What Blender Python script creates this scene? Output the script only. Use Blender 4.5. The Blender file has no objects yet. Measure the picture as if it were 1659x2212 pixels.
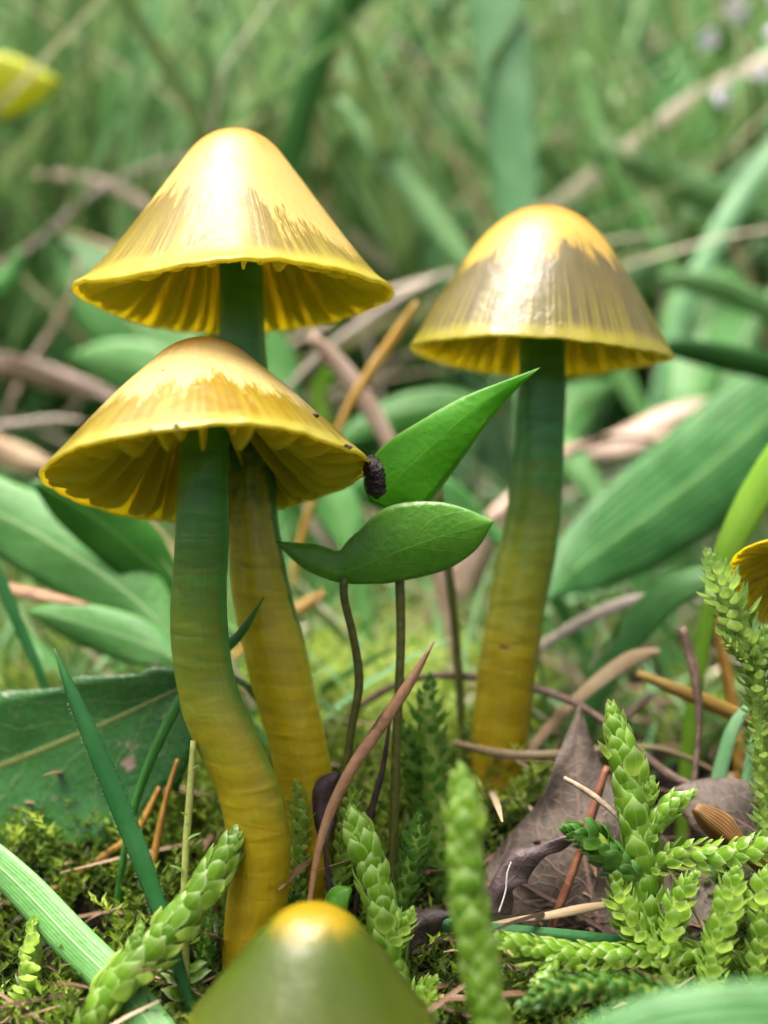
import bpy, math, random
import numpy as np
from mathutils import Matrix, Vector

R = math.radians
rng = random.Random(11)
MM = 0.001                      # everything below is laid out in millimetres
scene = bpy.context.scene
C = scene.collection

# ------------------------------------------------------------------ camera, sky, sun, exposure
FPX = 2671.5                    # focal length in pixels of a 1659 x 2212 picture
PITCH = 3.0
CAM = np.array([0.0, 0.0, 38.0])
XC = np.array([1.0, 0, 0])
FC = np.array([0, math.cos(R(PITCH)), -math.sin(R(PITCH))])
UC = np.array([0, math.sin(R(PITCH)), math.cos(R(PITCH))])

cam = bpy.data.cameras.new('camera')
cam.sensor_fit = 'HORIZONTAL'; cam.sensor_width = 36.0
cam.lens = 36.0 * FPX / 1659.0
cam.clip_start = 0.005; cam.clip_end = 200.0
cam.dof.use_dof = True
cam.dof.focus_distance = 0.0945
cam.dof.aperture_fstop = cam.lens / 3.1
camo = bpy.data.objects.new('camera', cam); C.objects.link(camo)
camo.location = CAM * MM
camo.rotation_euler = (R(90 - PITCH), 0, 0)
scene.camera = camo

SUN_EL, SUN_AZ = 77.0, 248.0    # azimuth clockwise from +Y; behind the camera, to the left
world = bpy.data.worlds.new('World'); scene.world = world; world.use_nodes = True
wn = world.node_tree.nodes; wl = world.node_tree.links
wn.clear()
sky = wn.new('ShaderNodeTexSky'); sky.sky_type = 'NISHITA'; sky.sun_disc = False
sky.sun_elevation = R(SUN_EL); sky.sun_rotation = R(SUN_AZ)
sky.air_density = 0.3; sky.dust_density = 10.0; sky.ozone_density = 0.3
bg = wn.new('ShaderNodeBackground'); bg.inputs['Strength'].default_value = 0.125
wo = wn.new('ShaderNodeOutputWorld')
wl.new(sky.outputs[0], bg.inputs[0]); wl.new(bg.outputs[0], wo.inputs[0])
sun = bpy.data.lights.new('sun', 'SUN'); sun.energy = 1.5; sun.angle = R(36); sun.color = (1.0, 0.95, 0.87)
suno = bpy.data.objects.new('sun', sun); C.objects.link(suno)
az = R(SUN_AZ); el = R(SUN_EL)
sd = Vector((math.sin(az) * math.cos(el), math.cos(az) * math.cos(el), math.sin(el)))
suno.rotation_euler = (-sd).to_track_quat('-Z', 'Y').to_euler()
suno.location = sd * 3
vs = scene.view_settings
vs.view_transform = 'Standard'; vs.look = 'None'; vs.gamma = 1.0; vs.use_curve_mapping = False
vs.exposure = 1.75
cy = scene.cycles
cy.use_denoising = True
cy.use_adaptive_sampling = True; cy.adaptive_threshold = 0.03
cy.max_bounces = 5; cy.diffuse_bounces = 3; cy.glossy_bounces = 2; cy.transmission_bounces = 4; cy.transparent_max_bounces = 4
cy.sample_clamp_indirect = 4.0; cy.caustics_reflective = False; cy.caustics_refractive = False


def P(px, py, d):
    return CAM + FC * d + XC * ((px - 829.5) / FPX * d) + UC * ((1106 - py) / FPX * d)


# ------------------------------------------------------------------ node helper
class NT:
    def __init__(s, name):
        s.m = bpy.data.materials.new(name); s.m.use_nodes = True
        s.n = s.m.node_tree.nodes; s.l = s.m.node_tree.links
        s.n.clear()
        s.out = s.n.new('ShaderNodeOutputMaterial')
    def put(s, sock, v):
        if v is None: return
        if isinstance(v, bpy.types.NodeSocket): s.l.new(v, sock)
        else:
            if isinstance(v, (tuple, list)) and len(v) == 3 and sock.type == 'RGBA': v = (*v, 1.0)
            sock.default_value = v
    def math(s, op, a, b=None, c=None, clamp=False):
        n = s.n.new('ShaderNodeMath'); n.operation = op; n.use_clamp = clamp
        s.put(n.inputs[0], a); s.put(n.inputs[1], b); s.put(n.inputs[2], c)
        return n.outputs[0]
    def vmath(s, op, a, b=None, scale=None):
        n = s.n.new('ShaderNodeVectorMath'); n.operation = op
        s.put(n.inputs[0], a); s.put(n.inputs[1], b)
        if scale is not None: s.put(n.inputs['Scale'], scale)
        return n.outputs['Value'] if op in ('LENGTH', 'DOT_PRODUCT') else n.outputs[0]
    def sep(s, v):
        n = s.n.new('ShaderNodeSeparateXYZ'); s.put(n.inputs[0], v); return n.outputs
    def comb(s, x, y, z):
        n = s.n.new('ShaderNodeCombineXYZ')
        for i, v in enumerate((x, y, z)): s.put(n.inputs[i], v)
        return n.outputs[0]
    def noise(s, vec, scale=1.0, detail=3.0, rough=0.5, dist=0.0):
        n = s.n.new('ShaderNodeTexNoise'); s.put(n.inputs['Vector'], vec)
        n.inputs['Scale'].default_value = scale; n.inputs['Detail'].default_value = detail
        n.inputs['Roughness'].default_value = rough; n.inputs['Distortion'].default_value = dist
        return n.outputs['Fac']
    def voro(s, vec, scale=1.0, feature='F1'):
        n = s.n.new('ShaderNodeTexVoronoi'); n.feature = feature; s.put(n.inputs['Vector'], vec)
        n.inputs['Scale'].default_value = scale
        return n.outputs['Distance']
    def mix(s, f, a, b, mode='MIX'):
        n = s.n.new('ShaderNodeMix'); n.data_type = 'RGBA'; n.blend_type = mode
        s.put(n.inputs['Factor'], f); s.put(n.inputs['A'], a); s.put(n.inputs['B'], b)
        # colour sockets
        for i in n.inputs:
            if i.type == 'RGBA' and i.name == 'A': s.put(i, a)
            if i.type == 'RGBA' and i.name == 'B': s.put(i, b)
        return [o for o in n.outputs if o.type == 'RGBA'][0]
    def step(s, x, lo, hi):
        n = s.n.new('ShaderNodeMapRange'); n.interpolation_type = 'SMOOTHSTEP'
        s.put(n.inputs[0], x); n.inputs[1].default_value = lo; n.inputs[2].default_value = hi
        n.inputs[3].default_value = 0; n.inputs[4].default_value = 1
        return n.outputs[0]
    def ramp(s, f, stops):
        n = s.n.new('ShaderNodeValToRGB'); s.put(n.inputs[0], f)
        e = n.color_ramp.elements
        while len(e) < len(stops): e.new(0.5)
        for el_, (p, c) in zip(e, stops): el_.position = p; el_.color = (*c, 1)
        return n.outputs[0]
    def obj_mm(s):
        n = s.n.new('ShaderNodeTexCoord')
        return s.vmath('SCALE', n.outputs['Object'], scale=1000.0)
    def uv(s):
        n = s.n.new('ShaderNodeTexCoord'); return n.outputs['UV']
    def rand(s):
        n = s.n.new('ShaderNodeObjectInfo'); return n.outputs['Random']
    def bump(s, h, strength, dist):
        n = s.n.new('ShaderNodeBump'); n.inputs['Strength'].default_value = strength
        n.inputs['Distance'].default_value = dist; s.put(n.inputs['Height'], h)
        return n.outputs[0]
    def pbsdf(s, color, rough=0.5, spec=0.5, sss=0.0, ssr=(1, .6, .2), sscale=0.001, coat=0.0, coat_rough=0.1, normal=None, ior=1.45, cn=None):
        b = s.n.new('ShaderNodeBsdfPrincipled')
        s.put(b.inputs['Base Color'], color); s.put(b.inputs['Roughness'], rough)
        s.put(b.inputs['Specular IOR Level'], spec); s.put(b.inputs['Subsurface Weight'], sss)
        b.inputs['Subsurface Radius'].default_value = ssr; b.inputs['Subsurface Scale'].default_value = sscale
        s.put(b.inputs['Coat Weight'], coat); b.inputs['Coat Roughness'].default_value = coat_rough
        b.inputs['IOR'].default_value = ior
        if normal is not None: s.put(b.inputs['Normal'], normal); s.put(b.inputs['Coat Normal'], cn if cn is not None else normal)
        return b.outputs[0]
    def thin(s, sh, tcolor, fac):
        t = s.n.new('ShaderNodeBsdfTranslucent'); s.put(t.inputs[0], tcolor)
        m = s.n.new('ShaderNodeMixShader'); s.put(m.inputs[0], fac); s.l.new(sh, m.inputs[1]); s.l.new(t.outputs[0], m.inputs[2])
        return m.outputs[0]
    def done(s, sh):
        s.l.new(sh, s.out.inputs['Surface']); return s.m


# ------------------------------------------------------------------ materials
def cap_mat(name, RH, th, low, low2, pale, apex, rim, n_str=30.0, amp=1.0, wet=0.14, edgey=0.05, side=0.0, coat=.22):
    """RH = (R, H) mm. th = where the pale fibrous skin ends (0 apex .. 1 rim)."""
    t = NT(name); Rm, H = RH
    o = t.obj_mm(); x, y, z = t.sep(o)
    r = t.math('MAXIMUM', t.math('SQRT', t.math('ADD', t.math('MULTIPLY', x, x), t.math('MULTIPLY', y, y))), 0.05)
    cx = t.math('DIVIDE', x, r); sy = t.math('DIVIDE', y, r)
    v = t.math('SUBTRACT', 1.0, t.math('DIVIDE', z, H))
    def ang(k, q, detail, rough=.55, dist=0.0):
        return t.noise(t.comb(t.math('MULTIPLY', cx, k), t.math('MULTIPLY', sy, k), t.math('MULTIPLY', v, q)), 1.0, detail, rough, dist)
    n1 = ang(2.6, 1.3, 3); n2 = ang(20, 3.5, 4, .65); n3 = ang(55, 16.0, 3, .6)
    e = t.math('ADD', v, t.math('MULTIPLY', t.math('SUBTRACT', n1, .5), .75 * amp))
    e = t.math('ADD', e, t.math('MULTIPLY', t.math('SUBTRACT', n2, .5), .40 * amp))
    e = t.math('ADD', e, t.math('MULTIPLY', t.math('SUBTRACT', n3, .5), .34 * amp))
    e = t.math('SUBTRACT', e, t.math('MULTIPLY', cx, side))
    mask = t.step(e, th + edgey, th - edgey)          # 1 = pale skin
    lowc = t.mix(t.step(n2, .35, .65), low, low2)
    stri = ang(n_str, .25, 1)
    lowc = t.mix(t.math('MULTIPLY', t.math('MULTIPLY', t.step(stri, .40, .64), t.step(v, .4, .95)), .55), lowc, rim)
    palec = t.mix(t.step(t.math('ADD', v, t.math('MULTIPLY', t.math('SUBTRACT', n1, .5), .25)), .02, .27), apex, pale)
    palec = t.mix(t.math('MULTIPLY', t.step(n3, .46, .74), .26), palec, lowc)
    col = t.mix(mask, lowc, palec)
    col = t.mix(t.step(t.math('ADD', v, t.math('MULTIPLY', t.math('SUBTRACT', n1, .5), .08)), .88, .99), col, rim)
    rough = t.math('ADD', wet, t.math('MULTIPLY', mask, .14))
    hgt = t.math('ADD', t.math('MULTIPLY', n2, .35), t.math('ADD', t.math('MULTIPLY', n3, .15), t.math('MULTIPLY', stri, .35)))
    nrm = t.bump(hgt, .30, .00020)
    wr = t.math('ADD', t.noise(o, 1.6, 4, .6, .4), t.math('MULTIPLY', t.noise(o, .45, 2), 1.5))
    cn = t.bump(t.math('ADD', wr, t.math('MULTIPLY', n2, .30)), .30, .00036)
    rough = t.math('ADD', .38, t.math('MULTIPLY', mask, .08))
    sh = t.pbsdf(col, rough, .35, .6, (1, .8, .15), .0022, coat, wet, nrm, cn=cn)
    return t.done(t.thin(sh, t.mix(.6, col, (.88, .78, .08)), .36))


def gill_mat(name, c1, c2):
    t = NT(name); o = t.obj_mm()
    n = t.noise(o, .7, 3)
    col = t.mix(n, c1, c2)
    sh = t.pbsdf(col, .42, .35, .7, (1, .85, .12), .0020, normal=t.bump(t.noise(o, 5, 3), .25, .0001))
    return t.done(t.thin(sh, t.mix(.5, col, (.92, .85, .09)), .55))


def stem_mat(name, stops, band=1.0):
    t = NT(name); u, v, _ = t.sep(t.uv()); o = t.obj_mm()
    ox, oy, oz = t.sep(o)
    nb = t.noise(t.comb(t.math('MULTIPLY', ox, .14), t.math('MULTIPLY', oy, .14), t.math('MULTIPLY', oz, .55)), 1.0, 2, .5, .3)
    nb2 = t.noise(t.comb(t.math('MULTIPLY', ox, .22), t.math('MULTIPLY', oy, .22), t.math('MULTIPLY', oz, .95)), 1.0, 1.5, .5, .6)
    nf = t.noise(o, 1.3, 3)
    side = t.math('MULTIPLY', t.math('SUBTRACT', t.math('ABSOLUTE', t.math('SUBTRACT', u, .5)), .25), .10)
    vv = t.math('ADD', v, t.math('MULTIPLY', t.math('SUBTRACT', nb, .5), .26 * band))
    flank_shade = t.math('MULTIPLY', t.step(t.math('ABSOLUTE', t.math('SUBTRACT', u, .735)), .12, .0), t.step(v, .12, .40))  # right flank shifted to green: dark look of a translucent edge put into colour
    vv = t.math('ADD', vv, t.math('MULTIPLY', flank_shade, .24))
    vv = t.math('ADD', vv, t.math('MULTIPLY', t.math('SUBTRACT', nf, .5), .16))
    col = t.ramp(vv, stops)
    fib = t.noise(t.comb(t.math('MULTIPLY', u, 46), 0.0, t.math('MULTIPLY', v, 10)), 1.0, 3, .6)
    lum = t.math('ADD', t.math('ADD', .46, t.math('MULTIPLY', nb2, .80)), t.math('MULTIPLY', fib, .30))
    col = t.mix(1.0, col, t.comb(lum, lum, lum), 'MULTIPLY')
    h = t.math('ADD', t.math('MULTIPLY', nb2, 1.2), t.math('ADD', t.math('MULTIPLY', fib, .45), t.math('MULTIPLY', nf, .25)))
    return t.done(t.pbsdf(col, t.math('ADD', .26, t.math('MULTIPLY', nf, .2)), .35, .55, (1, .85, .2), .0014, .15, .12, t.bump(h, .30, .0003)))


def leaf_mat(name, c1, c2, rib=None, ribw=.06, rough=.38, trans=.35, veins=0.0, vein_n=14.0, tc=None, spots=None, spot_amt=.0, spec=.5, stripe=0.0, grain=.12, vary=.25, edge=None):
    t = NT(name); u, v, _ = t.sep(t.uv()); o = t.obj_mm()
    a = t.math('MULTIPLY', t.math('ABSOLUTE', t.math('SUBTRACT', u, .5)), 2.0)
    n = t.noise(o, .22, 3); nf = t.noise(o, 1.8, 3)
    col = t.mix(t.step(n, .3, .7), c1, c2)
    if vary:
        rnd = t.rand(); k = t.math('ADD', 1 - vary / 2, t.math('MULTIPLY', rnd, vary))
        col = t.mix(1.0, col, t.comb(k, k, k), 'MULTIPLY')
    lum = t.math('ADD', 1 - grain, t.math('MULTIPLY', nf, grain * 2))
    col = t.mix(1.0, col, t.comb(lum, lum, lum), 'MULTIPLY')
    h = nf
    if stripe:
        w = t.math('SINE', t.math('MULTIPLY', u, 75.0))
        k = t.math('ADD', 1.0 - stripe * .5, t.math('MULTIPLY', w, stripe * .5))
        col = t.mix(1.0, col, t.comb(k, k, k), 'MULTIPLY')
        h = t.math('ADD', h, t.math('MULTIPLY', w, min(.4, stripe)))
    if veins:
        ph = t.math('SUBTRACT', t.math('MULTIPLY', v, vein_n), t.math('MULTIPLY', a, 2.2))
        ph = t.math('ADD', ph, t.math('MULTIPLY', t.math('SUBTRACT', n, .5), 1.2))
        w = t.math('ABSOLUTE', t.math('SUBTRACT', t.math('FRACT', ph), .5))
        vm = t.step(w, .06, .0)
        cell = t.step(t.voro(o, .9, 'DISTANCE_TO_EDGE'), .08, 0)
        vm2 = t.math('MAXIMUM', vm, t.math('MULTIPLY', cell, .5 if veins >= .25 else 0.0))
        col = t.mix(t.math('MULTIPLY', vm2, veins), col, rib if rib else c2)
        h = t.math('ADD', h, t.math('MULTIPLY', vm2, 1.2 * min(1.0, veins * 2.0)))
    if rib:
        rm = t.step(a, ribw * 1.5, ribw * .5)
        col = t.mix(rm, col, rib)
        h = t.math('ADD', h, rm)
    if edge:
        col = t.mix(t.step(a, .90, .98), col, edge)
    if spots:
        sm = t.step(t.noise(o, .28, 4, .65), .62 - spot_amt, .70 - spot_amt)
        col = t.mix(sm, col, spots)
    sh = t.pbsdf(col, t.math('ADD', rough - .08, t.math('MULTIPLY', nf, .16)), spec, normal=t.bump(h, .3, .00025))
    if tc is None: tcn = t.mix(.55, col, (c2[0] * 1.6, c2[1] * 1.5, c2[2] * .6))
    else: tcn = tc
    return t.done(t.thin(sh, tcn, trans))


def moss_mat(name, c1, c2, tip, rough=.22, trans=.4, vary=.5):
    t = NT(name); u, v, _ = t.sep(t.uv())
    rnd = t.rand()
    col = t.mix(rnd, c1, c2)
    col = t.mix(t.step(v, .50, 1.05), col, tip)
    ed = t.math('ABSOLUTE', t.math('SUBTRACT', u, .5))
    col = t.mix(t.math('MULTIPLY', t.step(ed, .36, .5), .55), col, tip)
    col = t.mix(t.math('MULTIPLY', t.step(ed, .05, .0), .25), col, tip)
    nf = t.noise(t.comb(t.math('MULTIPLY', u, 12), t.math('MULTIPLY', v, 3), t.math('MULTIPLY', rnd, 30)), 1.0, 2)
    sh = t.pbsdf(col, t.math('ADD', rough - .06, t.math('MULTIPLY', rnd, .2)), .8, coat=.5, normal=t.bump(nf, .25, .00015))
    return t.done(t.thin(sh, t.mix(.5, col, (tip[0], tip[1], tip[2] * .5)), trans))


def plain_mat(name, c1, c2, rough=.6, scale=.8, bump=.5, bd=.0003, spec=.4, trans=0.0, detail=4):
    t = NT(name); o = t.obj_mm()
    n = t.noise(o, scale, detail, .6); n2 = t.noise(o, scale * 5, 3)
    col = t.mix(t.step(n, .32, .68), c1, c2)
    sh = t.pbsdf(col, rough, spec, normal=t.bump(t.math('ADD', n, t.math('MULTIPLY', n2, .4)), bump, bd))
    if trans: sh = t.thin(sh, col, trans)
    return t.done(sh)


def tuft_mat(name, stops, trans=.35, rough=.4, stopsn=.02):
    """scattered cover: colour picked per face island from the UV map (u = random pick, v = along)"""
    t = NT(name); u, v, _ = t.sep(t.uv())
    col = t.ramp(u, stops)
    sh = t.pbsdf(col, rough, .45)
    return t.done(t.thin(sh, t.mix(.5, col, (col_avg(stops)[0] * 1.4, col_avg(stops)[1] * 1.4, col_avg(stops)[2])), trans))


def col_avg(stops):
    return tuple(sum(c[i] for _, c in stops) / len(stops) for i in range(3))


# ------------------------------------------------------------------ geometry helpers
def catmull(pts, n):
    p = np.asarray(pts, float)
    if len(p) == 2:
        s = np.linspace(0, 1, n)[:, None]; return p[0] * (1 - s) + p[1] * s
    seg = np.linalg.norm(np.diff(p[:, :3] if p.shape[1] >= 3 else p, axis=0), axis=1) ** .5
    k = np.concatenate([[0], np.cumsum(np.maximum(seg, 1e-6))])
    m = np.zeros_like(p)
    for i in range(len(p)):
        if i == 0: m[i] = (p[1] - p[0]) / (k[1] - k[0])
        elif i == len(p) - 1: m[i] = (p[-1] - p[-2]) / (k[-1] - k[-2])
        else:
            a = (p[i] - p[i - 1]) / (k[i] - k[i - 1]); b = (p[i + 1] - p[i]) / (k[i + 1] - k[i])
            w = (k[i + 1] - k[i]) / (k[i + 1] - k[i - 1]); m[i] = a * w + b * (1 - w)
    out = []
    for t in np.linspace(0, k[-1], n):
        i = min(max(np.searchsorted(k, t) - 1, 0), len(p) - 2)
        h = k[i + 1] - k[i]; s = (t - k[i]) / h
        out.append((2 * s**3 - 3 * s**2 + 1) * p[i] + (s**3 - 2 * s**2 + s) * h * m[i] + (-2 * s**3 + 3 * s**2) * p[i + 1] + (s**3 - s**2) * h * m[i + 1])
    return np.array(out)


def norm(v):
    x, y, z = float(v[0]), float(v[1]), float(v[2]); l = max(math.sqrt(x * x + y * y + z * z), 1e-9)
    return np.array((x / l, y / l, z / l))


def cross(a, b):
    return np.array((a[1] * b[2] - a[2] * b[1], a[2] * b[0] - a[0] * b[2], a[0] * b[1] - a[1] * b[0]))


def mesh(name, verts, faces, uvs=None, mat=None, smooth=True):
    """verts in mm; uvs per vertex"""
    me = bpy.data.meshes.new(name)
    v = np.asarray(verts, float) * MM
    me.from_pydata(v.tolist(), [], [tuple(f) for f in faces])
    if uvs is not None:
        uvl = me.uv_layers.new(name='UVMap')
        li = np.empty(len(me.loops), np.int32); me.loops.foreach_get('vertex_index', li)
        uvl.data.foreach_set('uv', np.asarray(uvs, np.float32)[li].ravel())
    if smooth: me.polygons.foreach_set('use_smooth', np.ones(len(me.polygons), bool))
    if mat: me.materials.append(mat)
    me.update()
    return me


def add(name, me, loc=(0, 0, 0), parent=None, label=None, cat=None, group=None, kind=None):
    o = bpy.data.objects.new(name, me); C.objects.link(o)
    o.location = np.asarray(loc, float) * MM
    if parent is not None: o.parent = parent
    if label: o['label'] = label
    if cat: o['category'] = cat
    if group: o['group'] = group
    if kind: o['kind'] = kind
    return o


def grid_faces(nv, nu, off=0, closed=False, flip=False):
    f = []
    for i in range(nv - 1):
        for j in range(nu if closed else nu - 1):
            a = off + i * nu + j; b = off + i * nu + (j + 1) % nu
            c = off + (i + 1) * nu + (j + 1) % nu; d = off + (i + 1) * nu + j
            f.append((a, d, c, b) if flip else (a, b, c, d))
    return f


# ------------------------------------------------------------------ ground
GY = [(-30000, -60), (-3000, -60), (-500, -30), (0, -14), (60, -11), (80, -8), (92, -4.5), (97, -2.2), (103, 3.5), (113, 6.5), (135, 10), (160, 15), (200, 28),
      (300, 74), (500, 168), (800, 315), (1500, 660), (2500, 1050), (4000, 1200), (40000, 1200)]
gyx = np.array([a for a, _ in GY], float); gyz = np.array([b for _, b in GY], float)
HOLE = P(1440, 1600, 113)


def ground(x, y):
    x = np.asarray(x, float); y = np.asarray(y, float)
    z = 0
    for dy, w in ((-3, .25), (0, .5), (3, .25)): z = z + w * np.interp(y + dy, gyx, gyz)
    near = np.exp(-((y - 110) / 140.0) ** 2)
    z = z + near * (0.9 * np.sin(x * .21 + 1.3) * np.cos(y * .17 + .4) + .5 * np.sin(x * .53 + y * .31) + .25 * np.sin(x * 1.3 - y * .9 + 2) + .18 * np.sin(x * 2.3 + y * 1.9))
    z = z + (1 - near) * (6 * np.sin(x * .013 + 1) * np.cos(y * .011) + 2.5 * np.sin(x * .06 + y * .045))
    z = z - 11.0 * np.exp(-(((x - HOLE[0]) ** 2 + (y - HOLE[1]) ** 2) / 42.0) ** 2)
    z = z + 3.0 * np.exp(-((x + 5) ** 2 / 160 + (y - 128) ** 2 / 120))
    z = z + 3.0 * np.exp(-((x - 9.5) ** 2 + (y - 110) ** 2) / 22.0)
    z = z - 2.0 * np.exp(-((x + 30) ** 2 / 200 + (y - 100) ** 2 / 60))
    return z


_gx, _gz = gyx.tolist(), gyz.tolist()
from bisect import bisect_right


def _prof(y):
    i = min(max(bisect_right(_gx, y) - 1, 0), len(_gx) - 2)
    return _gz[i] + (_gz[i + 1] - _gz[i]) * (y - _gx[i]) / (_gx[i + 1] - _gx[i])


def g(x, y):
    x = float(x); y = float(y); sn, cs, ex = math.sin, math.cos, math.exp
    z = .25 * _prof(y - 3) + .5 * _prof(y) + .25 * _prof(y + 3)
    near = ex(-((y - 110) / 140.0) ** 2)
    z += near * (0.9 * sn(x * .21 + 1.3) * cs(y * .17 + .4) + .5 * sn(x * .53 + y * .31) + .25 * sn(x * 1.3 - y * .9 + 2) + .18 * sn(x * 2.3 + y * 1.9))
    z += (1 - near) * (6 * sn(x * .013 + 1) * cs(y * .011) + 2.5 * sn(x * .06 + y * .045))
    z -= 11.0 * ex(-(((x - HOLE[0]) ** 2 + (y - HOLE[1]) ** 2) / 42.0) ** 2)
    z += 3.0 * ex(-((x + 5) ** 2 / 160 + (y - 128) ** 2 / 120))
    z += 3.0 * ex(-((x - 9.5) ** 2 + (y - 110) ** 2) / 22.0)
    z -= 2.0 * ex(-((x + 30) ** 2 / 200 + (y - 100) ** 2 / 60))
    return z


def soil():
    t = NT('soil'); o = t.obj_mm()
    n = t.noise(o, .12, 4, .6); n2 = t.noise(o, .9, 4, .65); n3 = t.noise(o, .018, 3)
    col = t.mix(t.step(n2, .35, .65), (.008, .006, .004), (.030, .020, .012))
    col = t.mix(t.math('MULTIPLY', t.step(n, .48, .62), .75), col, (.035, .055, .012))
    col = t.mix(t.math('MULTIPLY', t.step(n3, .45, .6), .4), col, (.035, .045, .016))
    return t.done(t.pbsdf(col, .8, .25, normal=t.bump(n2, .8, .0012)))


def axis_lines(spec):
    out = []
    for a, b, s in spec: out += list(np.arange(a, b, s))
    out.append(spec[-1][1]); return np.array(out)


xs = axis_lines([(-40000, -4000, 6000), (-4000, -600, 200), (-600, -90, 25), (-90, 90, 1.6), (90, 600, 25), (600, 4000, 200), (4000, 40000, 6000)])
ys = axis_lines([(-30000, -3000, 4500), (-3000, -300, 150), (-300, 50, 25), (50, 190, 1.6), (190, 600, 8), (600, 4000, 60), (4000, 40000, 4000)])
gx, gy_ = np.meshgrid(xs, ys)
gz = ground(gx, gy_)
gv = np.stack([gx.ravel(), gy_.ravel(), gz.ravel()], 1)
gm = mesh('ground', gv, grid_faces(len(ys), len(xs)), None, soil())
add('ground', gm, kind='structure', label='dark damp soil of a mossy grassy bank', cat='ground')


# ------------------------------------------------------------------ ribbons: blades, straws, leaves
def to_ground(p0, dirn, grav=.05, depth=1.0, maxn=400):
    pos = np.array(p0, float); d = norm(dirn); out = []
    for i in range(maxn):
        gz_ = g(pos[0], pos[1])
        if pos[2] < gz_ - depth: break
        d = norm(d + np.array([0, 0, -grav])); pos = pos + d
        if i % 5 == 4: out.append(pos.copy())
    out.append(pos.copy())
    return out


def expand(pts, d):
    """[(px,py)] + depth pair / list -> world points, plus local mm-per-pixel"""
    n = len(pts); dd = np.interp(np.linspace(0, 1, n), np.linspace(0, 1, len(d)), d) if isinstance(d, (tuple, list)) else np.full(n, float(d))
    w = [P(p[0], p[1], k) for p, k in zip(pts, dd)]
    return w, dd


def ribbon(name, label, cat, pts, hw, d, mat, twist=0.0, fold=.25, curl=0.0, th=.12, group=None, nseg=26, nu=7, grounded=True, hw2=None,
           teeth=None, wave=0.0, parent=None, origin=None, grav=.05, roll=0.0, world_pts=None, world_hw=None, kind=None):
    """base -> tip. hw = half widths in px (hw2: the other side, if it differs)."""
    if world_pts is None:
        w, dd = expand(pts, d)
        hwm = [h * k / FPX for h, k in zip(np.interp(np.linspace(0, 1, len(pts)), np.linspace(0, 1, len(hw)), hw), dd)]
        hwm2 = hwm if hw2 is None else [h * k / FPX for h, k in zip(np.interp(np.linspace(0, 1, len(pts)), np.linspace(0, 1, len(hw2)), hw2), dd)]
    else:
        w = [np.array(p, float) for p in world_pts]; hwm = list(np.interp(np.linspace(0, 1, len(w)), np.linspace(0, 1, len(world_hw)), world_hw)); hwm2 = hwm
    ext = 0
    if grounded:
        e = to_ground(w[0], w[0] - w[1], grav)
        e = e[::-1]
        if len(e) > 4: e = [e[0]] + e[1::3]
        ext = len(e)
        w = e + w; hwm = [max(hwm[0] * .8, .12)] * len(e) + list(hwm); hwm2 = [max(hwm2[0] * .8, .12)] * len(e) + list(hwm2)
    w = np.array(w)
    arr = np.hstack([w, np.array(hwm)[:, None], np.array(hwm2)[:, None]])
    n = nseg + (6 if ext > 1 else 0)
    cur = catmull(arr, n)
    p = cur[:, :3]; wa = np.maximum(cur[:, 3], .01); wb = np.maximum(cur[:, 4], .01)
    tan = np.gradient(p, axis=0); tan = np.array([norm(t) for t in tan])
    verts = []; uvs = []; back = []
    us = np.linspace(-1, 1, nu)
    ph = rng.random() * 6
    L = np.concatenate([[0], np.cumsum(np.linalg.norm(np.diff(p, axis=0), axis=1))]); vl = L / L[-1]
    for i in range(n):
        view = norm(p[i] - CAM)
        side = norm(cross(tan[i], view))
        nr = norm(cross(side, tan[i]))            # towards the camera, roughly
        a = R(twist + roll * (vl[i] - .5))
        s2 = side * math.cos(a) + nr * math.sin(a); n2 = nr * math.cos(a) - side * math.sin(a)
        for u in us:
            ww = (wa[i] if u < 0 else wb[i])
            if teeth: ww *= 1 + teeth[1] * ((vl[i] * teeth[0] + (.37 if u < 0 else 0)) % 1.0 - .4) * (abs(u) ** 6)
            off = ww * (fold * abs(u) + curl * u * u) + wave * math.sin(vl[i] * 14 + ph + u * 1.5) * abs(u)
            q = p[i] + s2 * (u * ww) + n2 * off
            verts.append(q); uvs.append(((u + 1) / 2, vl[i]))
            t_ = th * (1 - .8 * abs(u) ** 3) * min(1.0, ww * 3)
            back.append(q - n2 * max(t_, .01))
    nv = len(verts)
    f = grid_faces(n, nu) + grid_faces(n, nu, nv, flip=True)
    for i in range(n - 1):
        a = i * nu; b = (i + 1) * nu
        f.append((a, b, nv + b, nv + a))
        a += nu - 1; b += nu - 1
        f.append((a, nv + a, nv + b, b))
    for j in range(nu - 1):
        f.append((j, nv + j, nv + j + 1, j + 1))
        k = (n - 1) * nu + j; f.append((k, k + 1, nv + k + 1, nv + k))
    org = p[0] if origin is None else np.array(origin)
    me = mesh(name, np.array(verts + back) - org, f, uvs + uvs, mat)
    if parent is None: return add(name, me, org, None, label, cat, group, kind), p
    return add(name, me, (0, 0, 0), parent), p


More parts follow.
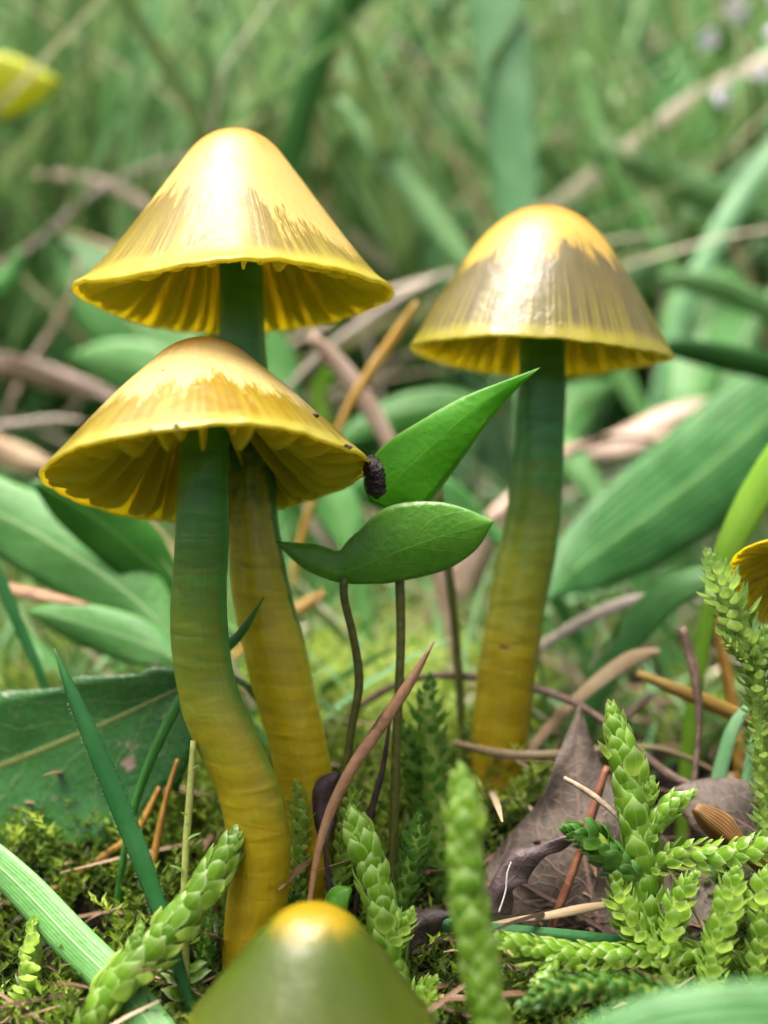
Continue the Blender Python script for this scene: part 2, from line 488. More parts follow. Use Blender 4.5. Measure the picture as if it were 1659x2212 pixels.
def tube_geo(pts, rad, n=40, seg=14, lump=0.0, seed=0, ring=0.0, ringf=3.0, cap_end=True):
    cur = catmull(np.hstack([np.array(pts, float), np.array(rad, float)[:, None]]), n)
    p = cur[:, :3]; r = np.maximum(cur[:, 3], .01)
    tan = np.array([norm(t) for t in np.gradient(p, axis=0)])
    ref = np.array([0, 1.0, 0]) if abs(tan[0][1]) < .9 else np.array([1.0, 0, 0])
    verts = []; uvs = []
    rr = random.Random(seed); ph = [rr.random() * 6.28 for _ in range(8)]
    L = np.concatenate([[0], np.cumsum(np.linalg.norm(np.diff(p, axis=0), axis=1))])
    nx = norm(ref - tan[0] * np.dot(ref, tan[0]))
    for i in range(n):
        nx = norm(nx - tan[i] * np.dot(nx, tan[i])); ny = cross(tan[i], nx)
        for j in range(seg):
            a = 2 * math.pi * j / seg
            k = 1 + lump * (.5 * math.sin(2 * a + ph[0] + L[i] * .35) + .3 * math.sin(3 * a + ph[1] - L[i] * .6) + .4 * math.sin(L[i] * .8 + ph[2] + math.sin(a + ph[3])))
            k += ring * math.sin(L[i] * ringf + 1.3 * math.sin(L[i] * ringf * .37 + ph[4]) + .9 * math.sin(a + ph[5])) * (.6 + .4 * math.sin(L[i] * .9 + a * 2 + ph[6]))
            verts.append(p[i] + (nx * math.cos(a) + ny * math.sin(a)) * r[i] * k); uvs.append((j / seg, L[i] / L[-1]))
    f = grid_faces(n, seg, closed=True)
    f.append(tuple(range(seg))[::-1]); f.append(tuple((n - 1) * seg + j for j in range(seg)))
    return np.array(verts), f, uvs, p


def twig(name, label, cat, pts, hw, d, mat, grounded=True, lump=.22, seg=8, group=None, grav=.05, n=34, parent=None):
    w, dd = expand(pts, d)
    r = [h * k / FPX for h, k in zip(np.interp(np.linspace(0, 1, len(pts)), np.linspace(0, 1, len(hw)), hw), dd)]
    if grounded:
        e = to_ground(w[0], w[0] - w[1], grav)[::-1]
        if len(e) > 4: e = [e[0]] + e[1::3]
        w = e + w; r = [r[0]] * len(e) + r
    v, f, uv, p = tube_geo(w, r, n, seg, lump, rng.randrange(9999))
    me = mesh(name, v - p[0], f, uv, mat)
    if parent is not None: return add(name, mesh(name, v - np.array(parent.location) / MM, f, uv, mat), (0, 0, 0), parent)
    return add(name, me, p[0], None, label, cat, group)


# ------------------------------------------------------------------ mushrooms
def interp_profile(prof):
    t = np.linspace(0, 1, len(prof)); pr = np.array(prof, float)
    cur = catmull(np.hstack([pr, np.zeros((len(pr), 1))]), 80)
    return cur[:, 0], cur[:, 1]           # r/R , depth/H


def mushroom(label, rim_px, d, half_px, height_px, tilt, roll, prof, stem_pts, stem_r, stem_d, capm, gillm, stemm, n_gill=34, wave=(), group=None,
             gill_depth=.25, seed=1, rs=None, lean=0.0, stem_ground=True):
    rr = random.Random(seed)
    Cc = P(rim_px[0], rim_px[1], d); Rm = half_px * d / FPX; H = height_px * d / FPX / math.cos(R(tilt))
    A = UC * math.cos(R(tilt)) + FC * math.sin(R(tilt))
    A = norm(A * math.cos(R(roll)) + XC * math.sin(R(roll)))
    Xl = norm(XC - A * np.dot(XC, A)); Yl = cross(A, Xl)
    pr, pd = interp_profile(prof)
    # stem
    sw, sdd = expand(stem_pts, stem_d)
    srm = [h * k / FPX for h, k in zip(stem_r, sdd)]
    base = sw[0]
    if stem_ground:
        gz_ = g(base[0], base[1])
        if gz_ - 1.0 < base[2]: base = np.array([base[0], base[1], gz_ - 1.0]); sw = [base] + sw; srm = [srm[0]] + srm
    root = bpy.data.objects.new('mushroom', None); C.objects.link(root)
    root.empty_display_size = .005
    root.location = base * MM; root['label'] = label; root['category'] = 'mushroom'
    if group: root['group'] = group
    top = Cc + A * H * .62
    sw = sw + [top]; srm = srm + [srm[-1] * 1.02]
    v, f, uv, p = tube_geo(sw, srm, 110, 40, .03, seed, .010, 2.6)
    add('stem', mesh('stem', v - base, f, uv, stemm), (0, 0, 0), root)
    rstem = srm[-1]
    # cap, local frame
    def warp(th, k):                       # k = 0 centre .. 1 rim : returns z offset, radius factor
        dz = 0; rf = 1
        for (fr, am, ph, ar) in wave: dz += am * math.cos(fr * th - ph); rf += ar * math.cos(fr * th - ph + .6)
        return dz * k ** 2.2 * Rm, 1 + (rf - 1) * k ** 2
    seg = 192
    cre = [rr.uniform(-1, 1) for _ in range(seg)]
    cre = [(cre[i] + cre[i - 1] + cre[(i + 1) % seg]) / 3 for i in range(seg)]
    rows = []
    to = np.linspace(0, 1, 46) ** 1.0
    def outer(t):
        k = t * 79; i = min(int(k), 78); s = k - i
        return (pr[i] * (1 - s) + pr[i + 1] * s) * Rm, (1 - (pd[i] * (1 - s) + pd[i + 1] * s)) * H
    def inner(t):
        r, z = outer(t); th = (.12 * (1 - t) + .020) * Rm
        r0, z0 = outer(max(t - .02, 0)); r1, z1 = outer(min(t + .02, 1))
        tx, tz = r1 - r0, z1 - z0; l = math.hypot(tx, tz) or 1
        return max(r + tz / l * th, .0) if t > .05 else r * .8, z - abs(tx) / l * th
    for t in to: rows.append((*outer(t), t, 0))
    ro, zo = outer(1.0); ri, zi = inner(.995)
    rows.append((ro * 1.002, zo - .012 * Rm, 1.0, 1)); rows.append(((ro + ri) / 2, min(zo, zi) - .014 * Rm, 1.0, 1))
    for t in np.linspace(.995, .04, 26): rows.append((*inner(t), t, 2))
    verts = []
    for (r, z, t, k) in rows:
        for j in range(seg):
            th = 2 * math.pi * j / seg
            dz, rf = warp(th, t)
            c = 1 + .006 * cre[j] * t ** 6 + .004 * math.cos(n_gill * th) * t ** 8
            lump = .012 * math.sin(3 * th + seed) * math.sin(t * 5) + .006 * math.sin(7 * th + seed * 2 + t * 4)
            verts.append((r * rf * c * (1 + lump * t), 0, 0)); q = verts[-1][0]
            verts[-1] = (q * math.cos(th), q * math.sin(th), z + dz + .010 * Rm * cre[(j + 5) % seg] * t ** 8)
    me = mesh('cap', verts, grid_faces(len(rows), seg, closed=True, flip=True) + [tuple((len(rows) - 1) * seg + j for j in range(seg))][:1], None, capm)
    co = add('cap', me, (0, 0, 0), root)
    M = Matrix([list(Xl) + [0], list(Yl) + [0], list(A) + [0], [0, 0, 0, 1]])
    M = Matrix(((Xl[0], Yl[0], A[0], (Cc - base)[0] * MM), (Xl[1], Yl[1], A[1], (Cc - base)[1] * MM), (Xl[2], Yl[2], A[2], (Cc - base)[2] * MM), (0, 0, 0, 1)))
    co.matrix_basis = M
    # gills
    its = [(t, *inner(t)) for t in np.linspace(.04, .99, 60)]
    rad = np.array([a[1] for a in its]); zz = np.array([a[2] for a in its]); tt = np.array([a[0] for a in its])
    order = np.argsort(rad); rad = rad[order]; zz = zz[order]; tt = tt[order]
    ng = n_gill * 2
    for k in range(ng):
        th0 = 2 * math.pi * k / ng + rr.uniform(-.2, .2) * 2 * math.pi / ng
        long_ = k % 2 == 0
        r_out = Rm * .968; r_in = rstem * .9 if long_ else Rm * rr.uniform(.42, .62)
        D = gill_depth * Rm * rr.uniform(.85, 1.12) * (1 if long_ else .5)
        ns = 15; vv = []; bend = rr.uniform(-.5, .5); ph = rr.random() * 6
        for i in range(ns):
            s = i / (ns - 1); r = r_out + (r_in - r_out) * s
            zt = float(np.interp(r, rad, zz)); tq = float(np.interp(r, rad, tt))
            dep = D * (min(1, s * 3.2) ** .75) * (1 - .35 * max(0, s - .55) / .45) if long_ else D * (min(1, s * 3.2) ** .8) * (1 - s ** 3) ** .5
            dep = max(dep, .02 * Rm)
            dz, rf = warp(th0, tq)
            off = Rm * (.010 * math.sin(s * 5 + ph) + .012 * bend * s)
            for (zq, hw, o2) in ((zt + (.010 + .035 * min(1, s * 2.5)) * Rm, .026, 0), (zt - dep * .3, .019, 0), (zt - dep * .75, .013, 1), (zt - dep, .007, 1.4)):
                oo = off * (1 + o2 * .6)
                for sg in (-1, 1):
                    y_ = oo + sg * hw * Rm
                    ca, sa = math.cos(th0), math.sin(th0)
                    vv.append((r * rf * ca - y_ * sa, r * rf * sa + y_ * ca, zq + dz))
        f = []
        for i in range(ns - 1):
            a = i * 8; b = a + 8
            for c in range(3):
                f.append((a + c * 2, b + c * 2, b + c * 2 + 2, a + c * 2 + 2)); f.append((a + c * 2 + 1, a + c * 2 + 3, b + c * 2 + 3, b + c * 2 + 1))
            f.append((a + 6, b + 6, b + 7, a + 7))
        for a in (0, (ns - 1) * 8):
            for c in range(3): f.append((a + c * 2, a + c * 2 + 1, a + c * 2 + 3, a + c * 2 + 2))
        add('gill', mesh('gill', vv, f, None, gillm), (0, 0, 0), co)
    return root, co, dict(C=Cc, A=A, X=Xl, Y=Yl, R=Rm, H=H, outer=outer, warp=warp)


YEL = (.62, .44, .022)
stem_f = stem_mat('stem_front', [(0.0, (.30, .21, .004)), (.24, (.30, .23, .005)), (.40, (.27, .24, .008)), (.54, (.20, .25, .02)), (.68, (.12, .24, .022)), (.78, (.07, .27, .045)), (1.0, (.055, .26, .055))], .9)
stem_l = stem_mat('stem_tall', [(0.0, (.30, .20, .003)), (.42, (.48, .42, .010)), (.54, (.46, .45, .02)), (.63, (.11, .22, .018)), (.72, (.055, .27, .045)), (1.0, (.05, .26, .05))], .5)  # middle stops lightened to offset the flared cap's shade on this stem
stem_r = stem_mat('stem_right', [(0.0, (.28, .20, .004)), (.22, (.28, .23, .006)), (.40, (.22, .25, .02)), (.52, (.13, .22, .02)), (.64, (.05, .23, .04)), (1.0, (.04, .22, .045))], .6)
gill_y = gill_mat('gill_yellow', (.84, .76, .09), (.78, .69, .07))

f_hp, f_h, f_d = 350, 298, 95.0
capm_f = cap_mat('cap_front', (f_hp * f_d / FPX, f_h * f_d / FPX / math.cos(R(14))), .64, (.32, .21, .009), (.28, .185, .010), (.80, .62, .26), (.66, .34, .045), (.52, .45, .06), 26, 1.15, .05, .06, 0.0, 1.0)
m_front = mushroom('crisp waxy yellow mushroom with flared cap, deep gills and stem curving into green moss', (447, 1024), f_d, f_hp, f_h, 14, -4.0,
    [(0, 0), (.13, .025), (.25, .10), (.38, .245), (.56, .45), (.76, .70), (.92, .90), (1.0, 1.0)],
    [(540, 2150), (545, 2040), (558, 1930), (560, 1830), (540, 1720), (500, 1620), (460, 1530), (436, 1430), (430, 1330), (434, 1200), (438, 1090), (441, 1000)],
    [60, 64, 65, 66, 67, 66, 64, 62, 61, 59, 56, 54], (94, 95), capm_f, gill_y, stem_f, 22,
    wave=((2, .020, .4, .012), (3, .020, 2.2, .012), (5, .008, 1.0, .006)), seed=3, gill_depth=.30)

l_hp, l_h, l_d = 340, 362, 103.5
capm_l = cap_mat('cap_tall', (l_hp * l_d / FPX, l_h * l_d / FPX / math.cos(R(2.5))), .60, (.23, .165, .009), (.19, .14, .014), (.68, .48, .14), (.60, .26, .022), (.48, .42, .04), 34, 1.2, .07, .06, .22, .38)
m_tall = mushroom('tallest yellow mushroom with steep conical cap and green neck, behind the flared one', (512, 640), l_d, l_hp, l_h, 2.5, -1.0,
    [(0, 0), (.12, .02), (.24, .09), (.38, .26), (.56, .50), (.76, .76), (.92, .94), (1.0, 1.0)],
    [(685, 1800), (662, 1700), (632, 1560), (592, 1400), (560, 1250), (546, 1120), (532, 900), (524, 740), (522, 620)],
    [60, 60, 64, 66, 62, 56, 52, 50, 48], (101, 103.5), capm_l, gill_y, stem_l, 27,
    wave=((2, .028, .2, .012), (3, .022, 2.6, .012), (4, .012, .5, .008)), seed=7, gill_depth=.20)

r_hp, r_h, r_d = 279, 322, 112.0
capm_r = cap_mat('cap_bell', (r_hp * r_d / FPX, r_h * r_d / FPX / math.cos(R(6))), .42, (.135, .115, .04), (.105, .09, .03), (.64, .42, .07), (.60, .26, .012), (.40, .35, .035), 40, .85, .08, .06, 0.0, .7)
m_right = mushroom('bell capped mushroom with orange crown, grey olive skirt and dark green neck', (1162, 768), r_d, r_hp, r_h, 0.5, 3.0,
    [(0, 0), (.15, .02), (.30, .085), (.46, .21), (.62, .40), (.80, .66), (.92, .86), (1.0, 1.0)],
    [(1065, 1720), (1075, 1620), (1095, 1450), (1118, 1300), (1147, 1150), (1163, 1000), (1170, 880), (1171, 760)],
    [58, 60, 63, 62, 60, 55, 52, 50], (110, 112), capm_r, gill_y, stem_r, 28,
    wave=((2, .020, .1, .008), (3, .014, 1.2, .01)), seed=12, gill_depth=.2)

s_hp, s_h, s_d = 262, 262, 80.0
capm_s = cap_mat('cap_young', (s_hp * s_d / FPX, s_h * s_d / FPX), .14, (.060, .115, .005), (.045, .09, .005), (.34, .25, .008), (.36, .26, .005), (.15, .17, .014), 34, .25, .04, .08, 0.0, .8)
m_small = mushroom('small olive green young mushroom with golden crown, low in the moss', (672, 2212), s_d, s_hp, s_h, -3, 1.5,
    [(0, 0), (.14, .02), (.28, .09), (.44, .24), (.60, .44), (.78, .68), (.92, .88), (1.0, 1.0)],
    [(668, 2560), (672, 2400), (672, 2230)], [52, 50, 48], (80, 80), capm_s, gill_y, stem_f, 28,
    wave=((2, .02, .1, .008), (3, .014, 1.2, .01)), seed=21, gill_depth=.2)

e_hp, e_h, e_d = 150, 110, 99.0
capm_e = cap_mat('cap_edge', (e_hp * e_d / FPX, e_h * e_d / FPX / math.cos(R(48))), .4, (.36, .25, .012), (.30, .20, .015), (.70, .46, .08), (.75, .34, .03), (.60, .46, .03), 30, 1.0, .15, .06)
m_edge = mushroom('yellow mushroom tipped over beside the tall moss sprig, gills showing', (1722, 1272), e_d, e_hp, e_h, 40, 26,
    [(0, 0), (.14, .02), (.28, .09), (.44, .24), (.60, .44), (.78, .68), (.92, .88), (1.0, 1.0)],
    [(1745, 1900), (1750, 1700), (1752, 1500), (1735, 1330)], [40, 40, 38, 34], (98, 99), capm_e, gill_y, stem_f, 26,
    wave=((2, .04, .1, .02), (3, .03, 1.2, .02)), seed=31, gill_depth=.16)

# ------------------------------------------------------------------ moss shoots
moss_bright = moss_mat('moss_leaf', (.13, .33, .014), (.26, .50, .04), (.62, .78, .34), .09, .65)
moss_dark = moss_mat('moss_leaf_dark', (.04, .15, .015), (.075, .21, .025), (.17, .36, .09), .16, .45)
moss_pale = moss_mat('moss_leaf_pale', (.16, .34, .05), (.24, .43, .08), (.48, .66, .28), .18, .5)
moss_yel = moss_mat('moss_leaf_yellow', (.26, .36, .03), (.34, .42, .06), (.50, .55, .18), .3, .4)
moss_axis = plain_mat('moss_axis', (.10, .20, .02), (.20, .28, .04), .45, 2.0)


def moss_leaf_mesh(name, mat, wid, conc, tip, narrow=False):
    nv, nu = 7, 5; v = []; uv = []
    for i in range(nv):
        t = i / (nv - 1)
        w = wid * (math.sin(math.pi * min(1, (t * .92 + .12))) ** .75) * (1 - t ** 6 * .2) if not narrow else wid * (1 - t) ** .7 * (.5 + min(1, t * 5) * .5)
        if t > .8: w *= (1 - (t - .8) / .2 * .93)
        for j in range(nu):
            u = -1 + 2 * j / (nu - 1)
            z = -conc * (u * u) * w * 1.2 + conc * .30 * math.sin(math.pi * min(t * .95, 1)) - (conc * .30 * t * t if not narrow else 0) + (tip * (t - .85) / .15 if t > .85 else 0)
            v.append((u * w * 1000, t * 1000, z * 1000)); uv.append((j / (nu - 1), t))
    return mesh(name, v, grid_faces(nv, nu), uv, mat)


LEAF = {}
for key, mt in (('bright', moss_bright), ('dark', moss_dark), ('pale', moss_pale), ('yellow', moss_yel)):
    LEAF[key] = [moss_leaf_mesh('moss_leaf', mt, w, c, t) for w, c, t in ((.37, .32, .02), (.34, .28, -.02), (.40, .34, .03), (.36, .32, .0))]
    LEAF[key + '_spiky'] = [moss_leaf_mesh('moss_leaf_narrow', mt, w, c, t, True) for w, c, t in ((.22, .3, .02), (.26, .25, -.02))]


def shoot(parent, pts, rad, d, style='bright', leaf=None, spread=18, step=.30, grounded=False, seed=0, tipn=5, axis_name='shoot', spiky=False, two_rank=False):
    """base -> tip in px; rad = outer radius px. Makes one shoot part with leaf sub-parts under the parent Empty."""
    rr = random.Random(seed * 77 + 5)
    w, dd = expand(pts, d)
    k = float(np.mean(dd)) / FPX
    rads = np.interp(np.linspace(0, 1, len(pts)), np.linspace(0, 1, len(rad)), rad) * k
    org = np.array(parent.location) / MM
    if grounded:
        e = to_ground(w[0], w[0] - w[1], .05)[::-1]
        if len(e) > 4: e = [e[0]] + e[1::3]
        w = e + w; rads = np.concatenate([[rads[0]] * len(e), rads])
    arr = np.hstack([np.array(w), np.array(rads)[:, None]])
    cur = catmull(arr, 60); p = cur[:, :3]; rad_ = cur[:, 3]
    L = np.concatenate([[0], np.cumsum(np.linalg.norm(np.diff(p, axis=0), axis=1))]); tot = L[-1]
    v, f, uv, _ = tube_geo(list(w), [max(.12, r * .58) for r in rads[:-1]] + [.06], 24, 8, .06, seed)
    ax = add(axis_name, mesh('shoot', v - org, f, uv, moss_axis), (0, 0, 0), parent)
    s = 0.0; i = 0; ang = rr.random() * 6.28
    rm = float(np.mean(rads))
    key = style + ('_spiky' if spiky else '')
    maxn = 290
    stepmm = max(step * rm * .36, tot / maxn)
    while s < tot * 1.0 and i < maxn:
        q = np.array([np.interp(s, L, p[:, c]) for c in range(3)])
        q2 = np.array([np.interp(min(s + .4, tot + .4), L, p[:, c]) for c in range(3)]) if s < tot - .4 else q + (p[-1] - p[-4])
        tg = norm(q2 - q); r = float(np.interp(s, L, rad_))
        ends = 1 - s / tot
        ref = norm(cross(tg, [.3, -.8, .5])); ref2 = cross(tg, ref)
        if two_rank: a = (i % 2) * math.pi + rr.uniform(-.5, .5) + 1.4
        else: a = ang
        ang += R(137.5) + rr.uniform(-.15, .15)
        rd = ref * math.cos(a) + ref2 * math.sin(a)
        ll = (leaf if leaf else 1.75) * .90 * r * rr.uniform(.75, 1.25)
        near_tip = max(0, 1 - (tot - s) / (r * 2.2))
        ll *= 1 - .25 * near_tip
        sp = R((spread + rr.choice((0, 0, 0, 0, 3, 14)) + rr.uniform(-6, 9)) * (1 - .75 * near_tip))
        ydir = norm(tg * math.cos(sp) + rd * math.sin(sp))
        zdir = norm(rd - ydir * np.dot(rd, ydir)); xdir = cross(ydir, zdir)
        jt = rr.uniform(-.15, .15); xd = xdir * math.cos(jt) + ydir * math.sin(jt); yd = ydir * math.cos(jt) - xdir * math.sin(jt)
        pos = (q + rd * r * (.68 if not spiky else .2) * (1 - .7 * near_tip) - org) * MM
        sc = ll * MM
        me = LEAF[key][rr.randrange(len(LEAF[key]))]
        o = bpy.data.objects.new('leaf', me); C.objects.link(o); o.parent = ax
        wx = sc * rr.uniform(.9, 1.15)
        o.matrix_basis = Matrix(((xd[0] * wx, yd[0] * sc, zdir[0] * sc, pos[0]), (xd[1] * wx, yd[1] * sc, zdir[1] * sc, pos[1]), (xd[2] * wx, yd[2] * sc, zdir[2] * sc, pos[2]), (0, 0, 0, 1)))
        s += stepmm * (1 - .45 * near_tip); i += 1
    return ax


def moss(label, base_px, d, shoots, group=None, name='moss_sprig'):
    b = P(base_px[0], base_px[1], d); b = np.array([b[0], b[1], g(b[0], b[1])])
    o = bpy.data.objects.new(name, None); C.objects.link(o); o.empty_display_size = .004
    o.location = b * MM; o['label'] = label; o['category'] = 'moss'
    if group: o['group'] = group
    for i, s in enumerate(shoots):
        shoot(o, seed=int(base_px[0] + i * 13), **s)
    return o


moss('fat glossy moss shoot leaning diagonally across the foot of the curved stem', (185, 2260), 87,
     [dict(pts=[(170, 2300), (205, 2200), (255, 2125), (320, 2060), (385, 1990), (440, 1920), (475, 1865), (505, 1812)], rad=[40, 44, 46, 44, 46, 46, 46, 36], d=(87, 92), grounded=True, leaf=1.6, spread=7, step=.40),
      dict(pts=[(270, 2110), (285, 2070), (300, 2010)], rad=[18, 22, 18], d=(88, 89), leaf=1.8, spread=14, step=.5)])
moss('small loose moss sprig beside the wide pale grass blade', (60, 2260), 94,
     [dict(pts=[(58, 2260), (62, 2190), (66, 2110), (70, 2040), (72, 1985)], rad=[44, 46, 42, 34, 18], d=(93, 94), grounded=True, leaf=1.25, spread=52, step=.5, two_rank=True),
      dict(pts=[(150, 2260), (158, 2200), (165, 2140)], rad=[34, 30, 16], d=(93, 92), grounded=True, leaf=1.3, spread=45, step=.5)])
moss('upright braided moss shoot right behind the small olive mushroom', (862, 2150), 93,
     [dict(pts=[(862, 2150), (846, 2050), (826, 1965), (804, 1890), (784, 1825), (762, 1758)], rad=[34, 42, 42, 42, 38, 22], d=(92, 93.5), grounded=True, leaf=1.6, spread=6, step=.38),
      dict(pts=[(842, 2050), (862, 2010), (888, 1972)], rad=[22, 24, 14], d=(92, 92), leaf=1.7, spread=25, step=.5),
      dict(pts=[(872, 2170), (905, 2150), (938, 2118)], rad=[18, 20, 12], d=(91, 91), leaf=1.8, spread=30, step=.5)])
moss('blurred tall straight moss shoot standing alone in front of the brown dead leaf', (1060, 2360), 78,
     [dict(pts=[(1075, 2360), (1062, 2230), (1035, 2090), (1015, 1960), (1004, 1850), (1003, 1760), (998, 1665)], rad=[50, 50, 48, 50, 50, 46, 26], d=(77, 79), grounded=True, leaf=1.5, spread=5, step=.36)])
moss('branching moss with one upright plump shoot and side shoots over dead leaf', (1390, 1960), 95,
     [dict(pts=[(1395, 1960), (1388, 1870), (1376, 1780), (1362, 1700), (1344, 1620), (1322, 1538)], rad=[40, 44, 46, 46, 44, 30], d=(94, 96), grounded=True, leaf=1.45, spread=4, step=.36),
      dict(pts=[(1385, 1850), (1405, 1795), (1445, 1745), (1492, 1715)], rad=[20, 26, 28, 16], d=(94, 95), leaf=1.5, spread=10, step=.42),
      dict(pts=[(1400, 1740), (1403, 1715), (1408, 1685)], rad=[14, 18, 10], d=(94.5, 94.5), leaf=1.7, spread=20, step=.45),
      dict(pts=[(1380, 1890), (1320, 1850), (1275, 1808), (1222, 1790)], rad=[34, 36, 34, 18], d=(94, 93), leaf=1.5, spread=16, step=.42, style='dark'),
      dict(pts=[(1395, 1880), (1470, 1845), (1550, 1850), (1650, 1835), (1720, 1830)], rad=[30, 30, 30, 30, 22], d=(94, 95), leaf=1.3, spread=36, step=.45)])
moss('moss tuft low beside the branching moss, its tips spreading sideways', (1500, 2080), 92,
     [dict(pts=[(1440, 2080), (1450, 2000), (1470, 1940), (1500, 1890)], rad=[28, 30, 28, 16], d=(92, 93), leaf=1.5, spread=32, step=.45, grounded=True),
      dict(pts=[(1540, 2080), (1560, 2000), (1580, 1930), (1590, 1880)], rad=[28, 30, 28, 16], d=(91, 92), leaf=1.5, spread=32, step=.45, grounded=True),
      dict(pts=[(1640, 2080), (1650, 2000), (1645, 1930), (1660, 1880)], rad=[28, 30, 28, 16], d=(91, 92), leaf=1.5, spread=32, step=.45, grounded=True),
      dict(pts=[(1420, 2060), (1360, 1990), (1340, 1940), (1330, 1890)], rad=[28, 30, 28, 16], d=(92, 93), leaf=1.5, spread=32, step=.45, grounded=True)])
moss('creeping moss shoot lying under the thin horizontal grass blade', (1420, 2075), 92,
     [dict(pts=[(1420, 2060), (1320, 2065), (1220, 2065), (1130, 2050), (1062, 2026)], rad=[32, 34, 36, 34, 22], d=(92, 90), leaf=1.3, spread=14, step=.38, grounded=True),
      dict(pts=[(1200, 2065), (1180, 2110), (1150, 2130)], rad=[18, 22, 14], d=(90, 89), leaf=1.5, spread=26, step=.5)])
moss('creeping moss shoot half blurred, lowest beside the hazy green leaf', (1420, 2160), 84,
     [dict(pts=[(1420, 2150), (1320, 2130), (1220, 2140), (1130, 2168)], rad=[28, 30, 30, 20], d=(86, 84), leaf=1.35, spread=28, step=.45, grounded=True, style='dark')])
moss('tall slender spiky moss sprig climbing beside the tipped yellow mushroom', (1650, 1900), 98,
     [dict(pts=[(1650, 1900), (1655, 1800), (1648, 1680), (1640, 1560), (1634, 1460), (1606, 1370), (1570, 1290), (1532, 1200)], rad=[22, 24, 24, 26, 34, 38, 40, 24], d=(97, 98.5), leaf=1.15, spread=38, step=.36, grounded=True, style='pale'),
      dict(pts=[(1630, 1450), (1595, 1405), (1552, 1362)], rad=[18, 22, 12], d=(97.5, 97), leaf=1.4, spread=40, step=.4, style='pale', spiky=True),
      dict(pts=[(1632, 1450), (1648, 1400), (1668, 1350)], rad=[18, 24, 14], d=(97.5, 97), leaf=1.3, spread=30, step=.4, style='pale')])
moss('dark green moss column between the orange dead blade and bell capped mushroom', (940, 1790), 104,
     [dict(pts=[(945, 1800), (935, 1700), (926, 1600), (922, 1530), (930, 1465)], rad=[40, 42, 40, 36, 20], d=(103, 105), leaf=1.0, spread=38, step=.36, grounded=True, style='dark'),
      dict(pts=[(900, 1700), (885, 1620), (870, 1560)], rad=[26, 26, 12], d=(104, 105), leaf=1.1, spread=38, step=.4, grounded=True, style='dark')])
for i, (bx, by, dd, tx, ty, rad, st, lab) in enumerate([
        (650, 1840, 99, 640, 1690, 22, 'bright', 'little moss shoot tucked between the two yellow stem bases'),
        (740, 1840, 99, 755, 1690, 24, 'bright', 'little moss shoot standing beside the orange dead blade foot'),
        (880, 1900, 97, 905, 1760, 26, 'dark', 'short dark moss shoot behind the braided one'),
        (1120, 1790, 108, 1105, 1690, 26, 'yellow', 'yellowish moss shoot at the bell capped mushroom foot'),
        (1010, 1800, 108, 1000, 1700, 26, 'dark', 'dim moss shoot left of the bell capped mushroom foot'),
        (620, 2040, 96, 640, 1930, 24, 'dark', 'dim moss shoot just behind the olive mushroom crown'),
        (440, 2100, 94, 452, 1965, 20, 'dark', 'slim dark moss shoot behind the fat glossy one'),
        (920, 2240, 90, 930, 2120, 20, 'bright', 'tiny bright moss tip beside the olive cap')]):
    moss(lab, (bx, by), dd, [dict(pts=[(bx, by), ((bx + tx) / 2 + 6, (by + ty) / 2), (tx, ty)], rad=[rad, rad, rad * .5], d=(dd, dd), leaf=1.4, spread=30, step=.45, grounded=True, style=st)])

# thin leafless moss stalk with hooked scale leaves
b = P(404, 2190, 91.5)
o = bpy.data.objects.new('moss_stalk', None); C.objects.link(o); o.location = np.array([b[0], b[1], g(b[0], b[1])]) * MM
o['label'] = 'thin pale moss stalk with tiny hooked scales beside the curved stem'; o['category'] = 'moss'
stalk_mat = plain_mat('moss_stalk_skin', (.38, .46, .10), (.46, .50, .16), .4, 2.0, trans=.2)
twig('stalk', None, None, [(406, 2195), (402, 2080), (398, 1950), (402, 1830), (410, 1720), (418, 1600)], [8, 8, 8, 8, 8, 7], (91.5, 93), stalk_mat, parent=o, lump=.05)
for (px, py, sd_, L_, st) in [(413, 1660, 1, 20, 'pale_spiky'), (404, 1708, -1, 18, 'pale_spiky'), (405, 1760, -1, 18, 'pale_spiky'), (406, 1810, 1, 34, 'pale_spiky'), (398, 1880, -1, 36, 'pale_spiky'),
                              (400, 1930, 1, 24, 'pale_spiky'), (402, 2110, 1, 62, 'pale'), (402, 2115, -1, 58, 'pale'), (404, 2150, -1, 60, 'bright'), (404, 2090, 1, 50, 'bright'), (405, 2185, -1, 60, 'bright'), (404, 2165, 1, 52, 'pale')]:
    q = (P(px, py, 92) - np.array(o.location) / MM) * MM; s = L_ * 92 / FPX * MM
    yd = norm(XC * sd_ * .85 + UC * .35 - FC * .25); zd = norm(UC * .8 - XC * sd_ * .3 - FC * .3); zd = norm(zd - yd * np.dot(zd, yd)); xd = cross(yd, zd)
    lf = bpy.data.objects.new('scale_leaf', LEAF[st][0]); C.objects.link(lf); lf.parent = o
    lf.matrix_basis = Matrix(((xd[0] * s, yd[0] * s, zd[0] * s, q[0]), (xd[1] * s, yd[1] * s, zd[1] * s, q[1]), (xd[2] * s, yd[2] * s, zd[2] * s, q[2]), (0, 0, 0, 1)))

